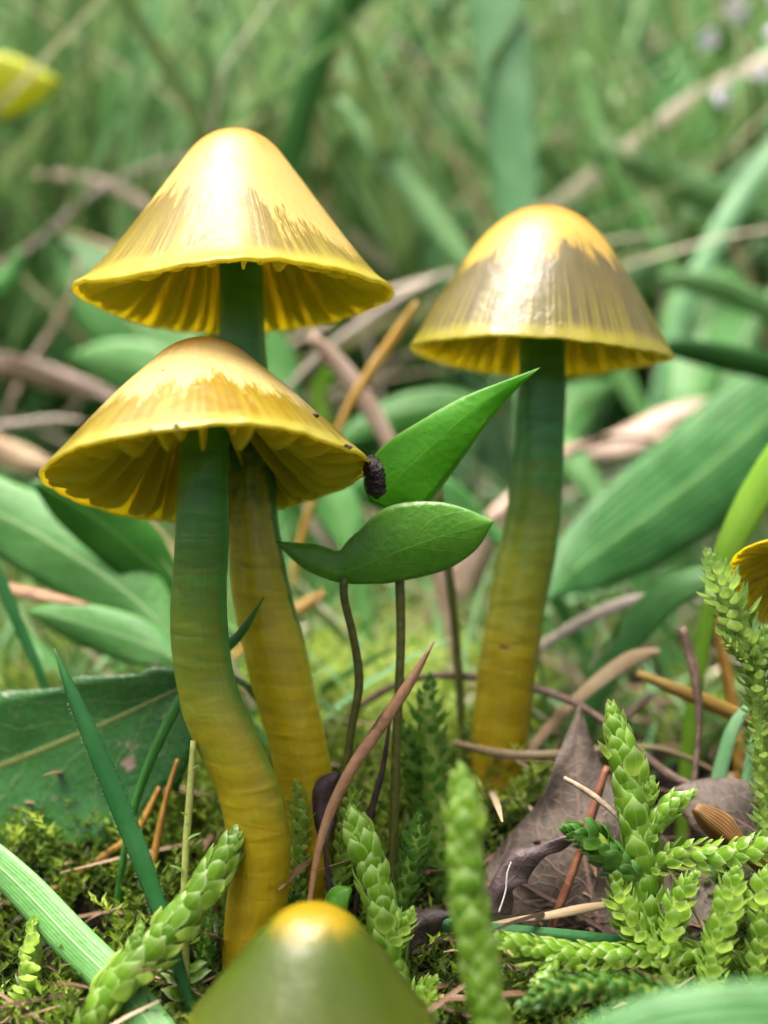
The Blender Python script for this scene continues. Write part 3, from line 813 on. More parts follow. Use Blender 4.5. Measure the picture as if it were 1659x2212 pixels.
# ------------------------------------------------------------------ hero leaves, blades, straws
GR = dict(
    bright=leaf_mat('grass_bright', (.05, .22, .035), (.075, .28, .05), None, trans=.3, stripe=.25, rough=.4),
    pale=leaf_mat('grass_pale', (.13, .35, .09), (.18, .42, .13), (.24, .48, .18), .05, trans=.3, stripe=.07, rough=.4),
    mint=leaf_mat('grass_mint', (.15, .38, .16), (.23, .48, .23), None, trans=.3, stripe=.15, rough=.35),
    teal=leaf_mat('grass_teal', (.03, .175, .04), (.05, .22, .06), None, trans=.3, stripe=.2, rough=.35),
    lime=leaf_mat('grass_lime', (.20, .42, .03), (.26, .48, .05), None, trans=.4, stripe=.2, rough=.45),
    mid=leaf_mat('grass_mid', (.10, .27, .07), (.14, .33, .10), None, trans=.3, stripe=.2, rough=.42),
    dark=leaf_mat('grass_dark', (.025, .13, .02), (.04, .17, .03), None, trans=.3, stripe=.2, rough=.4),
    yellow=leaf_mat('leaf_yellow', (.50, .58, .03), (.62, .66, .05), None, trans=.4, rough=.5),
    straw=leaf_mat('straw', (.42, .30, .16), (.52, .40, .24), None, trans=.15, stripe=.3, rough=.55, tc=(.5, .36, .18)),
    pink=leaf_mat('straw_pink', (.42, .29, .21), (.58, .45, .36), None, trans=.15, stripe=.25, rough=.5, tc=(.5, .34, .24)),
    grey=leaf_mat('straw_grey', (.36, .31, .24), (.50, .44, .36), None, trans=.1, stripe=.3, rough=.55, tc=(.35, .28, .2)),
    orange=leaf_mat('dead_orange', (.38, .20, .085), (.50, .29, .15), None, trans=.12, stripe=.6, rough=.5, tc=(.5, .22, .06), spots=(.09, .045, .03), spot_amt=.03, grain=.45),
    gold=leaf_mat('straw_gold', (.55, .33, .06), (.62, .42, .12), None, trans=.2, stripe=.3, rough=.5, tc=(.55, .36, .08)),
)
bark = plain_mat('dark_twig', (.02, .013, .011), (.055, .035, .028), .6, 1.2)
redbark = plain_mat('red_twig', (.16, .055, .03), (.26, .11, .06), .5, 1.2)
palebark = plain_mat('pale_stalk', (.24, .18, .12), (.42, .33, .23), .55, 1.0)
pinkbark = plain_mat('pinkish_stalk', (.08, .055, .04), (.20, .135, .10), .5, 1.0)
orangebark = plain_mat('orange_stalk', (.38, .19, .03), (.48, .27, .06), .45, 1.0)

# front blade with downy edge
fb, fp = ribbon('grass_blade', 'upright pointed grass blade with downy edges in front of the big toothed leaf', 'grass blade',
    [(375, 2060), (338, 1950), (290, 1820), (236, 1690), (182, 1560), (142, 1465), (117, 1400)], [15, 19, 23, 23, 18, 10, .8], (91.5, 95), GR['teal'], twist=18, fold=.22, th=.2, nseg=40)
hv = []; hf = []
for i in range(170):
    k = rng.randrange(8, len(fp) - 6); a = fp[k] + (fp[k + 1] - fp[k]) * rng.random(); sg = rng.choice((-1, 1, 1))
    hwid = np.interp(k / len(fp), [0, .3, .5, .8, 1], [15, 20, 23, 17, 1]) * .0347 * .96
    s = norm(cross(fp[k + 1] - fp[k], FC)); q = a + s * sg * hwid
    e = q + s * sg * rng.uniform(.12, .28) + norm(fp[k + 1] - fp[k]) * rng.uniform(-.05, .25) + FC * rng.uniform(-.15, .1)
    n0 = len(hv); t_ = norm(fp[k + 1] - fp[k]) * .014
    hv += [q - t_, q + t_, q - FC * .02, e]; hf += [(n0, n0 + 1, n0 + 3), (n0 + 1, n0 + 2, n0 + 3), (n0 + 2, n0, n0 + 3)]
hairm = plain_mat('blade_down', (.45, .55, .40), (.55, .62, .5), .5, 1, trans=.4)
add('downy_hairs', mesh('downy_hairs', np.array(hv) - fp[0], hf, None, hairm), (0, 0, 0), fb, kind='stuff')

B = [  # base -> tip
    ('wide pale grass blade slanting across the ground under the toothed leaf', 'pale', [(370, 2270), (265, 2140), (150, 2025), (45, 1915), (-80, 1800)], [40, 42, 42, 40, 30], (86, 100), 12, .12),
    ('thin blade bridging behind the curved stem foot', 'teal', [(520, 1935), (400, 1925), (300, 1918), (225, 1905)], [20, 22, 20, 4], (103, 104), 10, .2),
    ('narrow blade crossing behind the curved stem, tip against the tall stem', 'bright', [(315, 1665), (352, 1580), (395, 1500), (460, 1425), (520, 1365), (570, 1290)], [11, 13, 14, 13, 11, 1], (100, 98), 25, .3),
    ('thin horizontal blade lying along the foot of the dead leaf', 'teal', [(1420, 2050), (1300, 2030), (1150, 2015), (1000, 2002), (900, 1988), (845, 1972)], [14, 14, 14, 14, 12, 4], (95, 95), 0, .25),
    ('pale bent blade standing in the dark hollow', 'mint', [(1538, 1800), (1545, 1720), (1562, 1640), (1590, 1560), (1640, 1500)], [17, 17, 16, 14, 4], (103, 106), 10, .15),
    ('pale straight blade close to the spiky moss sprig', 'mint', [(1605, 1830), (1612, 1740), (1622, 1660), (1640, 1580), (1660, 1500)], [16, 16, 15, 14, 5], (101, 104), -10, .15),
    ('arching bright blade bowing over the dark hollow', 'bright', [(1250, 1560), (1320, 1430), (1390, 1330), (1465, 1268), (1545, 1245), (1590, 1262)], [26, 34, 38, 36, 28, 5], (117, 116), 20, .2),
    ('bright lime blade rising behind the tipped mushroom', 'lime', [(1545, 1260), (1575, 1180), (1620, 1090), (1680, 990), (1750, 890)], [20, 30, 36, 36, 30], (112, 110), 15, .2),
    ('short green blade pointing right from beneath the bell cap', 'dark', [(1760, 830), (1660, 795), (1560, 772), (1440, 748)], [26, 30, 30, 20], (140, 140), 10, .2),
    ('slim green blade left of the fallen orange tipped leaf', 'teal', [(80, 1440), (40, 1350), (5, 1260), (-30, 1180)], [10, 12, 12, 4], (112, 112), 0, .2),
]
for lab, m, pts, hw, d, tw, fo in B:
    ribbon('grass_blade', lab, 'grass blade', pts, hw, d, GR[m], twist=tw, fold=fo, roll=rng.uniform(-25, 25), grounded='wide pale' not in lab, grav=.12)
S = [
    ('orange brown dead grass blade leaning between the two stems', 'orange', [(668, 1950), (684, 1850), (710, 1760), (758, 1662), (820, 1570), (880, 1482), (938, 1386)], [6, 8, 11, 13, 14, 12, 1.5], (93, 97), 12, .35, 'dead grass'),
    ('pale tan straw lying across the bell capped mushroom foot', 'straw', [(1320, 1618), (1200, 1632), (1080, 1630), (980, 1606)], [8, 11, 12, 8], (108, 107), 20, .3, 'straw'),
    ('beige bent straw arched beside the bell capped stem', 'straw', [(1245, 1510), (1310, 1455), (1370, 1416), (1425, 1404)], [15, 18, 17, 8], (110, 111), 20, .3, 'straw'),
    ('long yellow tan straw lying over the dark hollow', 'gold', [(1700, 1600), (1620, 1560), (1500, 1508), (1375, 1455)], [16, 18, 18, 8], (106, 108), 20, .3, 'straw'),
    ('greyish straw slanting up behind the beige bent one', 'grey', [(1200, 1375), (1270, 1335), (1350, 1300), (1420, 1285)], [12, 14, 14, 6], (122, 122), 20, .3, 'straw'),
    ('short orange straw beside the tall stem', 'gold', [(590, 1350), (640, 1318), (700, 1280)], [12, 15, 10], (124, 124), 15, .2, 'straw'),
    ('thin pale straw resting across the dead leaf base', 'straw', [(1090, 1990), (1180, 1978), (1260, 1962), (1340, 1950)], [5, 9, 10, 6], (95.5, 96), 15, .2, 'straw'),
    ('yellow green straw leaning under the tall mushroom cap', 'gold', [(795, 810), (840, 745), (900, 650)], [12, 13, 4], (128, 126), 15, .2, 'straw'),
    ('pale pinkish straw slanting down behind the flared cap', 'pink', [(850, 980), (790, 870), (730, 790), (670, 725)], [18, 22, 22, 12], (132, 134), 15, .2, 'straw'),
    ('orange tipped withered leaf pointing at the curved stem', 'orange', [(-40, 1262), (40, 1275), (120, 1292), (195, 1306)], [12, 14, 12, 3], (117, 115), 15, .2, 'dead leaf'),
]
for lab, m, pts, hw, d, tw, fo, cat in S:
    ribbon('dead_grass_blade' if 'dead' in cat else 'straw', lab, cat, pts, hw, d, GR[m], twist=tw, fold=fo, roll=rng.uniform(-30, 30), wave=.05)
T = [
    ('dark thin twig standing behind the orange dead blade', bark, [(785, 1850), (800, 1765), (826, 1660), (842, 1560)], [7, 7, 6, 4], (99, 99)),
    ('rusty orange stalk running under the big toothed leaf', orangebark, [(-30, 2040), (110, 1930), (200, 1865), (290, 1800), (345, 1700)], [9, 9, 9, 8, 6], (103, 105)),
    ('reddish needle lying up the face of the dead leaf', redbark, [(1200, 1980), (1235, 1890), (1272, 1780), (1312, 1655)], [9, 10, 10, 7], (97.5, 99.5)),
    ('short pale needle lying against the upright plump moss shoot', palebark, [(1330, 1760), (1272, 1712), (1218, 1680)], [5, 6, 5], (95.5, 97)),
    ('pinkish thin stalk standing in the dark hollow', pinkbark, [(1500, 1680), (1510, 1560), (1500, 1450), (1472, 1355)], [7, 8, 10, 11], (104, 106)),
    ('orange brown stalk behind the pinkish one', orangebark, [(1580, 1520), (1565, 1430), (1548, 1320), (1545, 1250)], [12, 13, 12, 10], (116, 117)),
    ('curved grey twig rimming the dark hollow', pinkbark, [(1340, 1620), (1345, 1560), (1372, 1530), (1410, 1500)], [8, 9, 9, 6], (111, 112)),
    ('brown root running under the pale bent blade', pinkbark, [(1330, 1580), (1400, 1640), (1470, 1690), (1560, 1720)], [9, 11, 11, 9], (107, 104)),
    ('tiny reddish twig bent in the moss corner', redbark, [(70, 2225), (100, 2180), (125, 2186), (155, 2225)], [5, 5, 5, 4], (91, 91)),
    ('slender brown stalk leaning beside the toothed leaf edge', orangebark, [(330, 1870), (345, 1790), (365, 1700), (385, 1640)], [7, 7, 6, 5], (102, 103)),
]
for lab, m, pts, hw, d in T:
    twig('twig', lab, 'twig', pts, hw, d, m)
# white hair over the curled fragment
twig('hair_strand', 'single white hair looped over the curled dead fragment', 'hair', [(1078, 1970), (1092, 1925), (1096, 1885), (1104, 1862)], [2, 2, 2, 1.5], (94.5, 94.5), plain_mat('white_hair', (.6, .6, .55), (.7, .7, .65), .4), grounded=False, seg=6)

# the seedlings with round leaves
leafg = leaf_mat('seedling_leaf', (.09, .29, .022), (.125, .36, .035), (.15, .39, .06), .012, rough=.28, trans=.4, veins=.10, vein_n=6, grain=.2, edge=(.22, .40, .13), vary=.1)
leafb = leaf_mat('seedling_leaf_lime', (.07, .33, .005), (.085, .37, .008), (.12, .42, .02), .015, rough=.4, trans=.5, grain=.08, edge=(.28, .52, .13), vary=.1, tc=(.13, .50, .01))  # more saturated lime green, for the pointed leaf
stalkm = plain_mat('seedling_stalk', (.055, .075, .012), (.10, .10, .02), .4, 1.5)


def seedling(label, stalk_pts, sd_, stalk_r):
    w, dd = expand(stalk_pts, sd_)
    b = w[0]; e = to_ground(w[0], w[0] - w[1], .05)[-1]
    o = bpy.data.objects.new('seedling', None); C.objects.link(o); o.location = e * MM; o.empty_display_size = .004
    o['label'] = label; o['category'] = 'seedling'
    twig('stalk', None, None, stalk_pts, stalk_r, sd_, stalkm, parent=o, lump=.08)
    return o


sg1 = seedling('seedling with one broad oval leaf spreading flat on a thin stalk', [(760, 1570), (776, 1470), (762, 1370), (743, 1290), (742, 1250)], (98.5, 97.5), [9, 9, 9, 9, 9])
org1 = np.array(sg1.location) / MM
ribbon('leaf', None, None, [(597, 1170), (660, 1212), (735, 1236), (800, 1216), (870, 1188), (950, 1160), (1015, 1142), (1067, 1126)], [2, 16, 24, 50, 68, 72, 48, 1], (99, 96.8), leafg, twist=-4, fold=.05, curl=.12, th=.12, nseg=60, nu=15,
       grounded=False, parent=sg1, origin=org1, hw2=[2, 42, 48, 74, 98, 80, 46, 1], wave=.06)
sg2 = seedling('seedling with one tall pointed lime leaf, tip by the bell capped stem', [(862, 1480), (866, 1400), (864, 1290), (858, 1180), (845, 1110)], (99, 99), [10, 10, 10, 9, 8])
org2 = np.array(sg2.location) / MM
ribbon('leaf', None, None, [(825, 1095), (840, 1058), (875, 1018), (935, 962), (1015, 892), (1098, 834), (1166, 794)], [40, 82, 84, 70, 46, 18, 1], (99, 97.5), leafb, twist=8, fold=.10, curl=.05, th=.12, nseg=46, nu=11,
       grounded=False, parent=sg2, origin=org2, hw2=[30, 66, 76, 62, 40, 14, 1], wave=.10)
sg3 = seedling('blurred thin brown seedling stalk behind the lime pointed leaf', [(990, 1450), (985, 1380), (975, 1280), (962, 1180), (948, 1060)], (112, 113), [9, 9, 10, 9, 8])
org3 = np.array(sg3.location) / MM
ribbon('leaf', None, None, [(948, 1065), (920, 1030), (890, 1000), (870, 985)], [10, 30, 26, 4], (113, 114), leafg, twist=10, fold=.15, nseg=20, grounded=False, parent=sg3, origin=org3)
# green leaflet beside the olive cap
ribbon('leaflet', 'small bright green leaflet poking out behind the olive mushroom crown', 'leaf', [(715, 2010), (718, 1965), (735, 1935), (760, 1920)], [14, 26, 26, 3], (94, 94), leafg, twist=20, fold=.15, nseg=20)

# big leaves
big = leaf_mat('toothed_leaf', (.025, .115, .022), (.045, .165, .038), (.20, .24, .07), .028, rough=.27, trans=.15, veins=.22, vein_n=7, spots=(.30, .21, .18), spot_amt=-.01, spec=.6, grain=.25)
ribbon('toothed_leaf', 'big dark toothed leaf with pale midrib and chewed pinkish patches', 'leaf', [(470, 1455), (380, 1490), (250, 1550), (120, 1605), (-20, 1660), (-160, 1710)], [10, 50, 95, 122, 140, 130], (105, 109), big,
       twist=0, fold=-.10, curl=-.08, th=.25, nseg=60, nu=15, hw2=[14, 120, 215, 235, 280, 260], teeth=(7.0, .22), wave=.25, grav=.35)
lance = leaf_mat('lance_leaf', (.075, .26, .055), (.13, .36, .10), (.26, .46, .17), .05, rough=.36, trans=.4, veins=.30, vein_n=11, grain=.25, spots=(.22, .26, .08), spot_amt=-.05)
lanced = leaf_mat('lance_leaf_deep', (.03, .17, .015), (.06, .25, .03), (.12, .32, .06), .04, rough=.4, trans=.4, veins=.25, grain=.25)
plant = leaf_mat('plantain_leaf', (.055, .25, .045), (.10, .35, .09), (.26, .48, .17), .035, rough=.36, trans=.4, veins=.22, vein_n=7, stripe=.5, grain=.25, spots=(.20, .24, .07), spot_amt=-.05)
L = [
    ('broad plantain leaf with pale midrib behind the bell capped stem', plant, [(1180, 1290), (1260, 1215), (1390, 1120), (1520, 1020), (1650, 910), (1800, 790)], [10, 70, 105, 115, 115, 90], (128, 152), 0, .10, None),
    ('pale lance shaped leaf with light midrib, left of the curved stem', lance, [(390, 1400), (320, 1320), (210, 1235), (90, 1160), (-60, 1080)], [8, 62, 84, 88, 70], (118, 124), 0, .15, None),
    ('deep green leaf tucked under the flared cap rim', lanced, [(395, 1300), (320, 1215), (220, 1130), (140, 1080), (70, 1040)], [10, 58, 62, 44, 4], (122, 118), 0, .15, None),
    ('pale small leaf lying below the lance shaped one', lance, [(400, 1440), (320, 1395), (220, 1360), (110, 1330), (60, 1318)], [10, 46, 50, 30, 4], (116, 120), 0, .15, None),
    ('mint green leaf behind the tall mushroom cap edge', lance, [(420, 800), (330, 740), (240, 640), (175, 560), (150, 500)], [60, 90, 95, 60, 10], (165, 175), 0, .1, None),
    ('mint green leaf below the tall cap, pointing left', lance, [(430, 850), (340, 810), (240, 780), (150, 770)], [40, 60, 50, 5], (155, 158), 0, .1, None),
    ('mint rounded leaf right of the bell cap', lance, [(1500, 800), (1520, 720), (1540, 650), (1560, 580)], [60, 90, 95, 50], (165, 175), 0, .1, None),
    ('mint narrow leaf behind the tall mushroom neck', lance, [(600, 960), (605, 860), (600, 780), (585, 690)], [40, 45, 40, 6], (150, 152), 0, .1, None),
    ('yellow leaf glowing at the far side of the turf', GR['yellow'], [(-160, 180), (-60, 185), (40, 184), (130, 178)], [62, 74, 58, 6], (172, 170), 0, .1, None),
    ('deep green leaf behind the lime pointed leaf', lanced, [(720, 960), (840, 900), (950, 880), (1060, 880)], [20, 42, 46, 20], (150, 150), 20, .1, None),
    ('pale green leaf low behind the bell capped stem', lance, [(1250, 1010), (1200, 960), (1240, 880), (1330, 830)], [30, 48, 50, 8], (150, 158), 0, .1, None),
    ('grey green leaf between the two stems', plant, [(1040, 1130), (960, 1080), (880, 1060), (760, 1040)], [20, 46, 50, 40], (135, 138), 0, .1, None),
    ('dull green leaf behind the oval seedling leaf', lance, [(760, 1200), (740, 1120), (700, 1060), (640, 1010)], [20, 46, 50, 10], (135, 138), 0, .1, None),
]
for lab, m, pts, hw, d, tw, fo, te in L:
    ribbon('leaf', lab, 'leaf', pts, hw, d, m, twist=tw, fold=fo, curl=.08, th=.2, nseg=34, nu=9, teeth=te, wave=.3)
D_ = [
    ('pinkish dead leaf curled up behind the plantain leaf', GR['pink'], [(1230, 990), (1330, 960), (1440, 905), (1560, 870)], [20, 50, 52, 20], (152, 156)),
    ('pinkish dead leaf left of the flared cap', GR['pink'], [(230, 850), (140, 830), (50, 805), (-60, 785)], [12, 40, 48, 40], (158, 162)),
    ('rosy dead leaf between the stems', GR['pink'], [(1100, 1090), (1050, 1160), (1020, 1230), (1000, 1300)], [20, 50, 55, 20], (142, 138)),
    ('greyish dead leaf behind the tall stem', GR['grey'], [(720, 1180), (690, 1130), (670, 1080), (660, 1020)], [18, 34, 34, 12], (138, 140)),
    ('tawny dead leaf left of the flared cap rim', GR['straw'], [(130, 1015), (60, 1000), (-20, 970), (-90, 950)], [10, 34, 38, 30], (150, 152)),
]
for lab, m, pts, hw, d in D_:
    ribbon('dead_leaf', lab, 'dead leaf', pts, [h * .75 for h in hw], d, m, twist=20, fold=.25, curl=.15, th=.06, nseg=26, nu=9, wave=.8)

# brown dead leaf
deadm = leaf_mat('dead_leaf_brown', (.050, .039, .030), (.155, .126, .10), (.24, .155, .12), .018, rough=.55, trans=.06, veins=.55, vein_n=5.5, grain=.8, spots=(.20, .16, .15), spot_amt=-.03, tc=(.15, .08, .05), vary=.05)
dl, _ = ribbon('dead_leaf', 'large grey brown dead leaf with vein network under the branching moss', 'dead leaf', [(1320, 2090), (1300, 2020), (1278, 1930), (1258, 1820), (1248, 1720), (1246, 1630), (1250, 1525)],
       [270, 280, 250, 165, 90, 45, 2], (98, 104), deadm, twist=0, fold=.06, curl=.08, th=.2, nseg=50, nu=21, hw2=[320, 320, 290, 190, 80, 40, 2], wave=.8, grounded=False)
cf = ribbon('curled_edge', None, None, [(1062, 1975), (1068, 1910), (1100, 1858), (1150, 1835), (1200, 1815), (1240, 1806)], [24, 34, 40, 26, 16, 3], (95.5, 96.5), leaf_mat('dead_leaf_curl', (.035, .022, .024), (.085, .058, .058), None, rough=.5, trans=.05, grain=.6, veins=.4, vein_n=9, tc=(.1, .06, .05)),
       twist=35, fold=.2, curl=.9, th=.12, nseg=60, nu=13, wave=.5, grounded=False, parent=dl, origin=np.array(dl.location) / MM)
ribbon('dead_leaf', 'dark brown dead leaf lying behind the seed husk', 'dead leaf', [(1760, 1900), (1680, 1830), (1590, 1770), (1500, 1730), (1440, 1720)], [120, 110, 90, 50, 5], (99, 104), deadm, twist=0, fold=.1, curl=.1, nseg=30, nu=11, wave=.6, grounded=False)
ribbon('dead_leaf', 'dark rotting leaf flat beneath the creeping moss', 'dead leaf', [(1450, 2220), (1300, 2170), (1180, 2120), (1060, 2090)], [90, 100, 90, 20], (95, 96), deadm, twist=0, fold=.1, curl=.1, nseg=30, nu=11, wave=.8, grounded=False)
ribbon('dead_leaf', 'blackened ragged leaf scrap between the braided shoot and lone shoot', 'dead leaf', [(868, 2075), (884, 2020), (920, 1985), (975, 1970)], [10, 28, 30, 8], (93, 94), plain_mat('black_leaf', (.012, .008, .007), (.03, .02, .016), .6, 1.0), twist=20, fold=.3, curl=.5, nseg=26, nu=9, wave=.4, teeth=(6, .6))
ribbon('dead_leaf', 'dark curled dead leaf at the tall stem foot', 'dead leaf', [(700, 1830), (690, 1770), (700, 1700), (730, 1670)], [10, 32, 30, 6], (98, 99), plain_mat('purple_dead', (.03, .018, .02), (.06, .04, .04), .5, 1.0), twist=20, fold=.3, curl=.5, nseg=26, nu=9, wave=.4)
ribbon('seed_husk', 'golden brown papery seed husk beside the branching moss', 'husk', [(1595, 1830), (1560, 1800), (1530, 1775), (1500, 1745)], [20, 34, 30, 12], (96, 97), leaf_mat('husk_skin', (.24, .12, .03), (.50, .30, .12), None, rough=.35, trans=.35, stripe=.8, tc=(.5, .26, .06)), twist=15, fold=.3, curl=.6, nseg=24, nu=9, grounded=True)

# hazy leaf close to the lens
ribbon('leaf', 'hazy wide green leaf very close to the lens under the creeping moss', 'leaf', [(2000, 2290), (1750, 2280), (1500, 2290), (1300, 2330), (1100, 2390)], [110, 150, 150, 120, 50], (60, 63), plant, twist=0, fold=.1, nseg=30, nu=9)

# black crumb on the flared cap rim
def crumb():
    w = [P(800, 992, 95.5), P(806, 1010, 95), P(811, 1030, 95), P(813, 1050, 95), P(814, 1066, 95), P(815, 1078, 95)]
    v, f, uv, p = tube_geo(w, [.45, .72, .78, .76, .68, .12], 48, 28, .10, 4, .10, 7.0)
    r2 = random.Random(5)
    c = catmull(w, 48)
    v = np.array([q + (q - c[i // 28]) * (r2.uniform(-.16, .20)) for i, q in enumerate(v)])
    m = plain_mat('black_crumb', (.006, .005, .005), (.03, .017, .013), .35, 2.2, .9, .0004, .6)
    o = add('insect_dropping', mesh('insect_dropping', v - p[-1], f, uv, m), p[-1], None, 'black crumbly insect dropping stuck on the flared cap rim', 'dropping')
crumb()

# soil specks on the flared cap
fr = m_front[2]
def on_cap(fr, px, py):
    best = None
    for t in np.linspace(.1, 1.0, 70):
        r, z = fr['outer'](t)
        for th in np.linspace(1.05 * math.pi, 1.95 * math.pi, 60):
            dz, rf = fr['warp'](th, t)
            q = fr['C'] + fr['X'] * (r * rf * math.cos(th)) + fr['Y'] * (r * rf * math.sin(th)) + fr['A'] * (z + dz)
            dd = q[1] * FC[1] + (q[2] - CAM[2]) * FC[2]
            e = (q[0] / dd * FPX + 829.5 - px) ** 2 + (1106 - (q[1] * UC[1] + (q[2] - CAM[2]) * UC[2]) / dd * FPX - py) ** 2
            if best is None or e < best[0]: best = (e, q)
    return best[1]
speckm = plain_mat('soil_speck', (.012, .007, .005), (.03, .015, .01), .6, 3.0)
for (px, py, s) in [(325, 947, 4.5), (381, 922, 5), (741, 984, 4.5), (757, 969, 4.5), (680, 897, 6), (352, 800, 2.5)]:
    q = on_cap(fr, px, py); k = s * 95 / FPX
    v = []; rr = random.Random(int(px))
    for i in range(5):
        for j in range(8):
            a = 2 * math.pi * j / 8; b_ = -1.2 + 2.4 * i / 4; u = rr.uniform(.75, 1.25)
            v.append((k * 1.3 * u * math.cos(b_) * math.cos(a), k * .8 * u * math.cos(b_) * math.sin(a), k * .8 * u * math.sin(b_)))
    f = grid_faces(5, 8, closed=True) + [tuple(range(8))[::-1], tuple(range(32, 40))]
    add('soil_speck', mesh('soil_speck', v, f, None, speckm), q, None, 'tiny dark soil speck stuck on the flared front cap', 'speck', 'soil specks on the flared cap')
# scar on the bell capped stem
w = [P(1068, 1404, 109.3 - .0), P(1085, 1400, 108.7), P(1105, 1403, 108.6), P(1128, 1406, 108.9)]
v, f, uv, p = tube_geo(w, [.2, .45, .5, .15], 20, 10, .25, 9)
add('stem_scar', mesh('stem_scar', v - np.array(m_right[0].location) / MM, f, uv, plain_mat('scar', (.05, .022, .008), (.09, .04, .012), .6, 2.0)), (0, 0, 0), m_right[0])

# ------------------------------------------------------------------ background blades that can be told apart
BG = [  # material, px points base->tip, half widths, depth
    ('bright', [(625, 420), (635, 320), (655, 230), (695, 110), (740, 20), (800, -60)], [20, 30, 32, 34, 34, 30], (172, 165), 'grass', 0),
    ('mint', [(1120, 560), (1112, 440), (1095, 250), (1075, 80), (1060, -60)], [36, 50, 62, 66, 60], (162, 165), 'grass', 0),
    ('mid', [(1030, 600), (960, 500), (880, 400), (800, 300), (730, 210)], [20, 28, 30, 26, 10], (165, 175), 'grass', 0),
    ('pale', [(1440, 580), (1380, 470), (1310, 360), (1275, 260), (1250, 120)], [18, 24, 24, 22, 10], (175, 185), 'grass', 0),
    ('mid', [(1750, 520), (1620, 455), (1480, 400), (1370, 350), (1280, 320)], [36, 40, 38, 30, 8], (175, 180), 'grass', 0),
    ('bright', [(1760, 480), (1620, 440), (1500, 400), (1400, 370)], [30, 34, 30, 8], (188, 188), 'grass', 0),
    ('mint', [(1490, 640), (1540, 530), (1600, 430), (1690, 310)], [24, 28, 28, 20], (168, 172), 'grass', 0),
    ('pale', [(1270, 300), (1400, 230), (1520, 150), (1620, 70)], [16, 20, 20, 8], (220, 225), 'grass', 0),
    ('mid', [(880, 560), (830, 470), (790, 380), (740, 290)], [20, 26, 22, 8], (200, 205), 'grass', 0),
    ('pale', [(400, 330), (430, 240), (440, 150), (430, 60)], [16, 22, 20, 10], (215, 215), 'grass', 0),
    ('mid', [(100, 460), (150, 340), (260, 220), (330, 120)], [26, 30, 26, 10], (220, 220), 'grass', 0),
    ('mint', [(60, 420), (110, 385), (190, 350), (260, 330)], [26, 34, 28, 8], (210, 212), 'grass', 0),
    ('mid', [(0, 300), (60, 330), (130, 370), (200, 420)], [20, 30, 30, 10], (200, 205), 'grass', 0),
    ('teal', [(330, 200), (290, 120), (270, 40), (260, -60)], [22, 28, 28, 20], (230, 230), 'grass', 0),
    ('bright', [(-60, 640), (0, 610), (30, 580), (40, 540)], [26, 30, 20, 5], (150, 150), 'grass', 0),
    ('teal', [(980, 330), (960, 220), (930, 120), (950, -20)], [20, 26, 26, 18], (225, 230), 'grass', 0),
    ('lime', [(700, 900), (690, 850), (720, 800), (740, 770)], [16, 20, 18, 5], (160, 160), 'grass', 0),
    ('mid', [(1700, 700), (1600, 640), (1500, 610), (1420, 600)], [24, 30, 26, 8], (160, 164), 'grass', 0),
    ('pale', [(1390, 900), (1340, 800), (1320, 700), (1340, 600)], [18, 24, 22, 8], (170, 172), 'grass', 0),
    ('mid', [(1560, 880), (1600, 780), (1640, 690), (1700, 600)], [20, 26, 22, 10], (160, 165), 'grass', 0),
    ('mint', [(1230, 640), (1300, 600), (1400, 585), (1500, 590)], [16, 20, 20, 6], (190, 190), 'grass', 0),
    ('teal', [(1500, 300), (1440, 200), (1380, 90), (1350, -40)], [18, 22, 22, 16], (240, 240), 'grass', 0),
    ('mid', [(560, 260), (540, 170), (500, 90), (440, 0)], [18, 24, 22, 10], (240, 240), 'grass', 0),
    ('pale', [(840, 230), (880, 140), (900, 60), (900, -40)], [16, 22, 22, 18], (250, 250), 'grass', 0),
    ('grey', [(1120, 420), (1060, 290), (980, 190), (860, 90), (710, 10)], [13, 15, 16, 15, 10], (185, 180), 'straw', 1),
    ('pink', [(340, 470), (270, 415), (170, 385), (50, 378)], [18, 24, 24, 12], (180, 188), 'straw', 1),
    ('grey', [(200, 420), (110, 500), (30, 560), (-50, 600)], [14, 17, 16, 12], (175, 178), 'straw', 1),
    ('pink', [(1240, 260), (1228, 160), (1235, 60), (1250, -40)], [18, 20, 16, 8], (240, 240), 'straw', 1),
    ('straw', [(1060, 480), (1010, 400), (970, 340), (940, 310)], [18, 26, 22, 6], (200, 202), 'straw', 1),
    ('straw', [(1000, 300), (1130, 320), (1300, 290), (1420, 240)], [12, 14, 14, 6], (230, 235), 'straw', 1),
    ('pink', [(1460, 520), (1480, 440), (1500, 380), (1530, 310)], [16, 18, 16, 6], (190, 192), 'straw', 1),
    ('grey', [(-60, 930), (40, 915), (120, 905), (190, 910)], [14, 17, 14, 4], (150, 150), 'straw', 1),
    ('pink', [(260, 200), (180, 130), (90, 60), (0, 20)], [16, 20, 20, 12], (240, 245), 'straw', 1),
    ('straw', [(760, 130), (700, 60), (640, 20), (560, -20)], [14, 17, 14, 6], (240, 245), 'straw', 1),
    ('grey', [(700, 760), (780, 700), (870, 640), (960, 590)], [16, 20, 20, 8], (150, 152), 'straw', 1),
    ('pink', [(1380, 160), (1420, 80), (1460, 20), (1500, -60)], [14, 18, 18, 10], (260, 260), 'straw', 1),
    ('straw', [(330, 640), (280, 560), (200, 520), (120, 500)], [12, 15, 14, 5], (170, 172), 'straw', 1),
    ('grey', [(600, 380), (520, 250), (480, 170), (470, 90)], [12, 15, 14, 6], (220, 222), 'straw', 1),
    ('straw', [(1640, 660), (1600, 560), (1570, 500), (1560, 440)], [10, 13, 12, 5], (180, 182), 'straw', 1),
    ('pink', [(80, 760), (130, 690), (160, 620), (170, 560)], [10, 14, 14, 5], (165, 168), 'straw', 1),
]
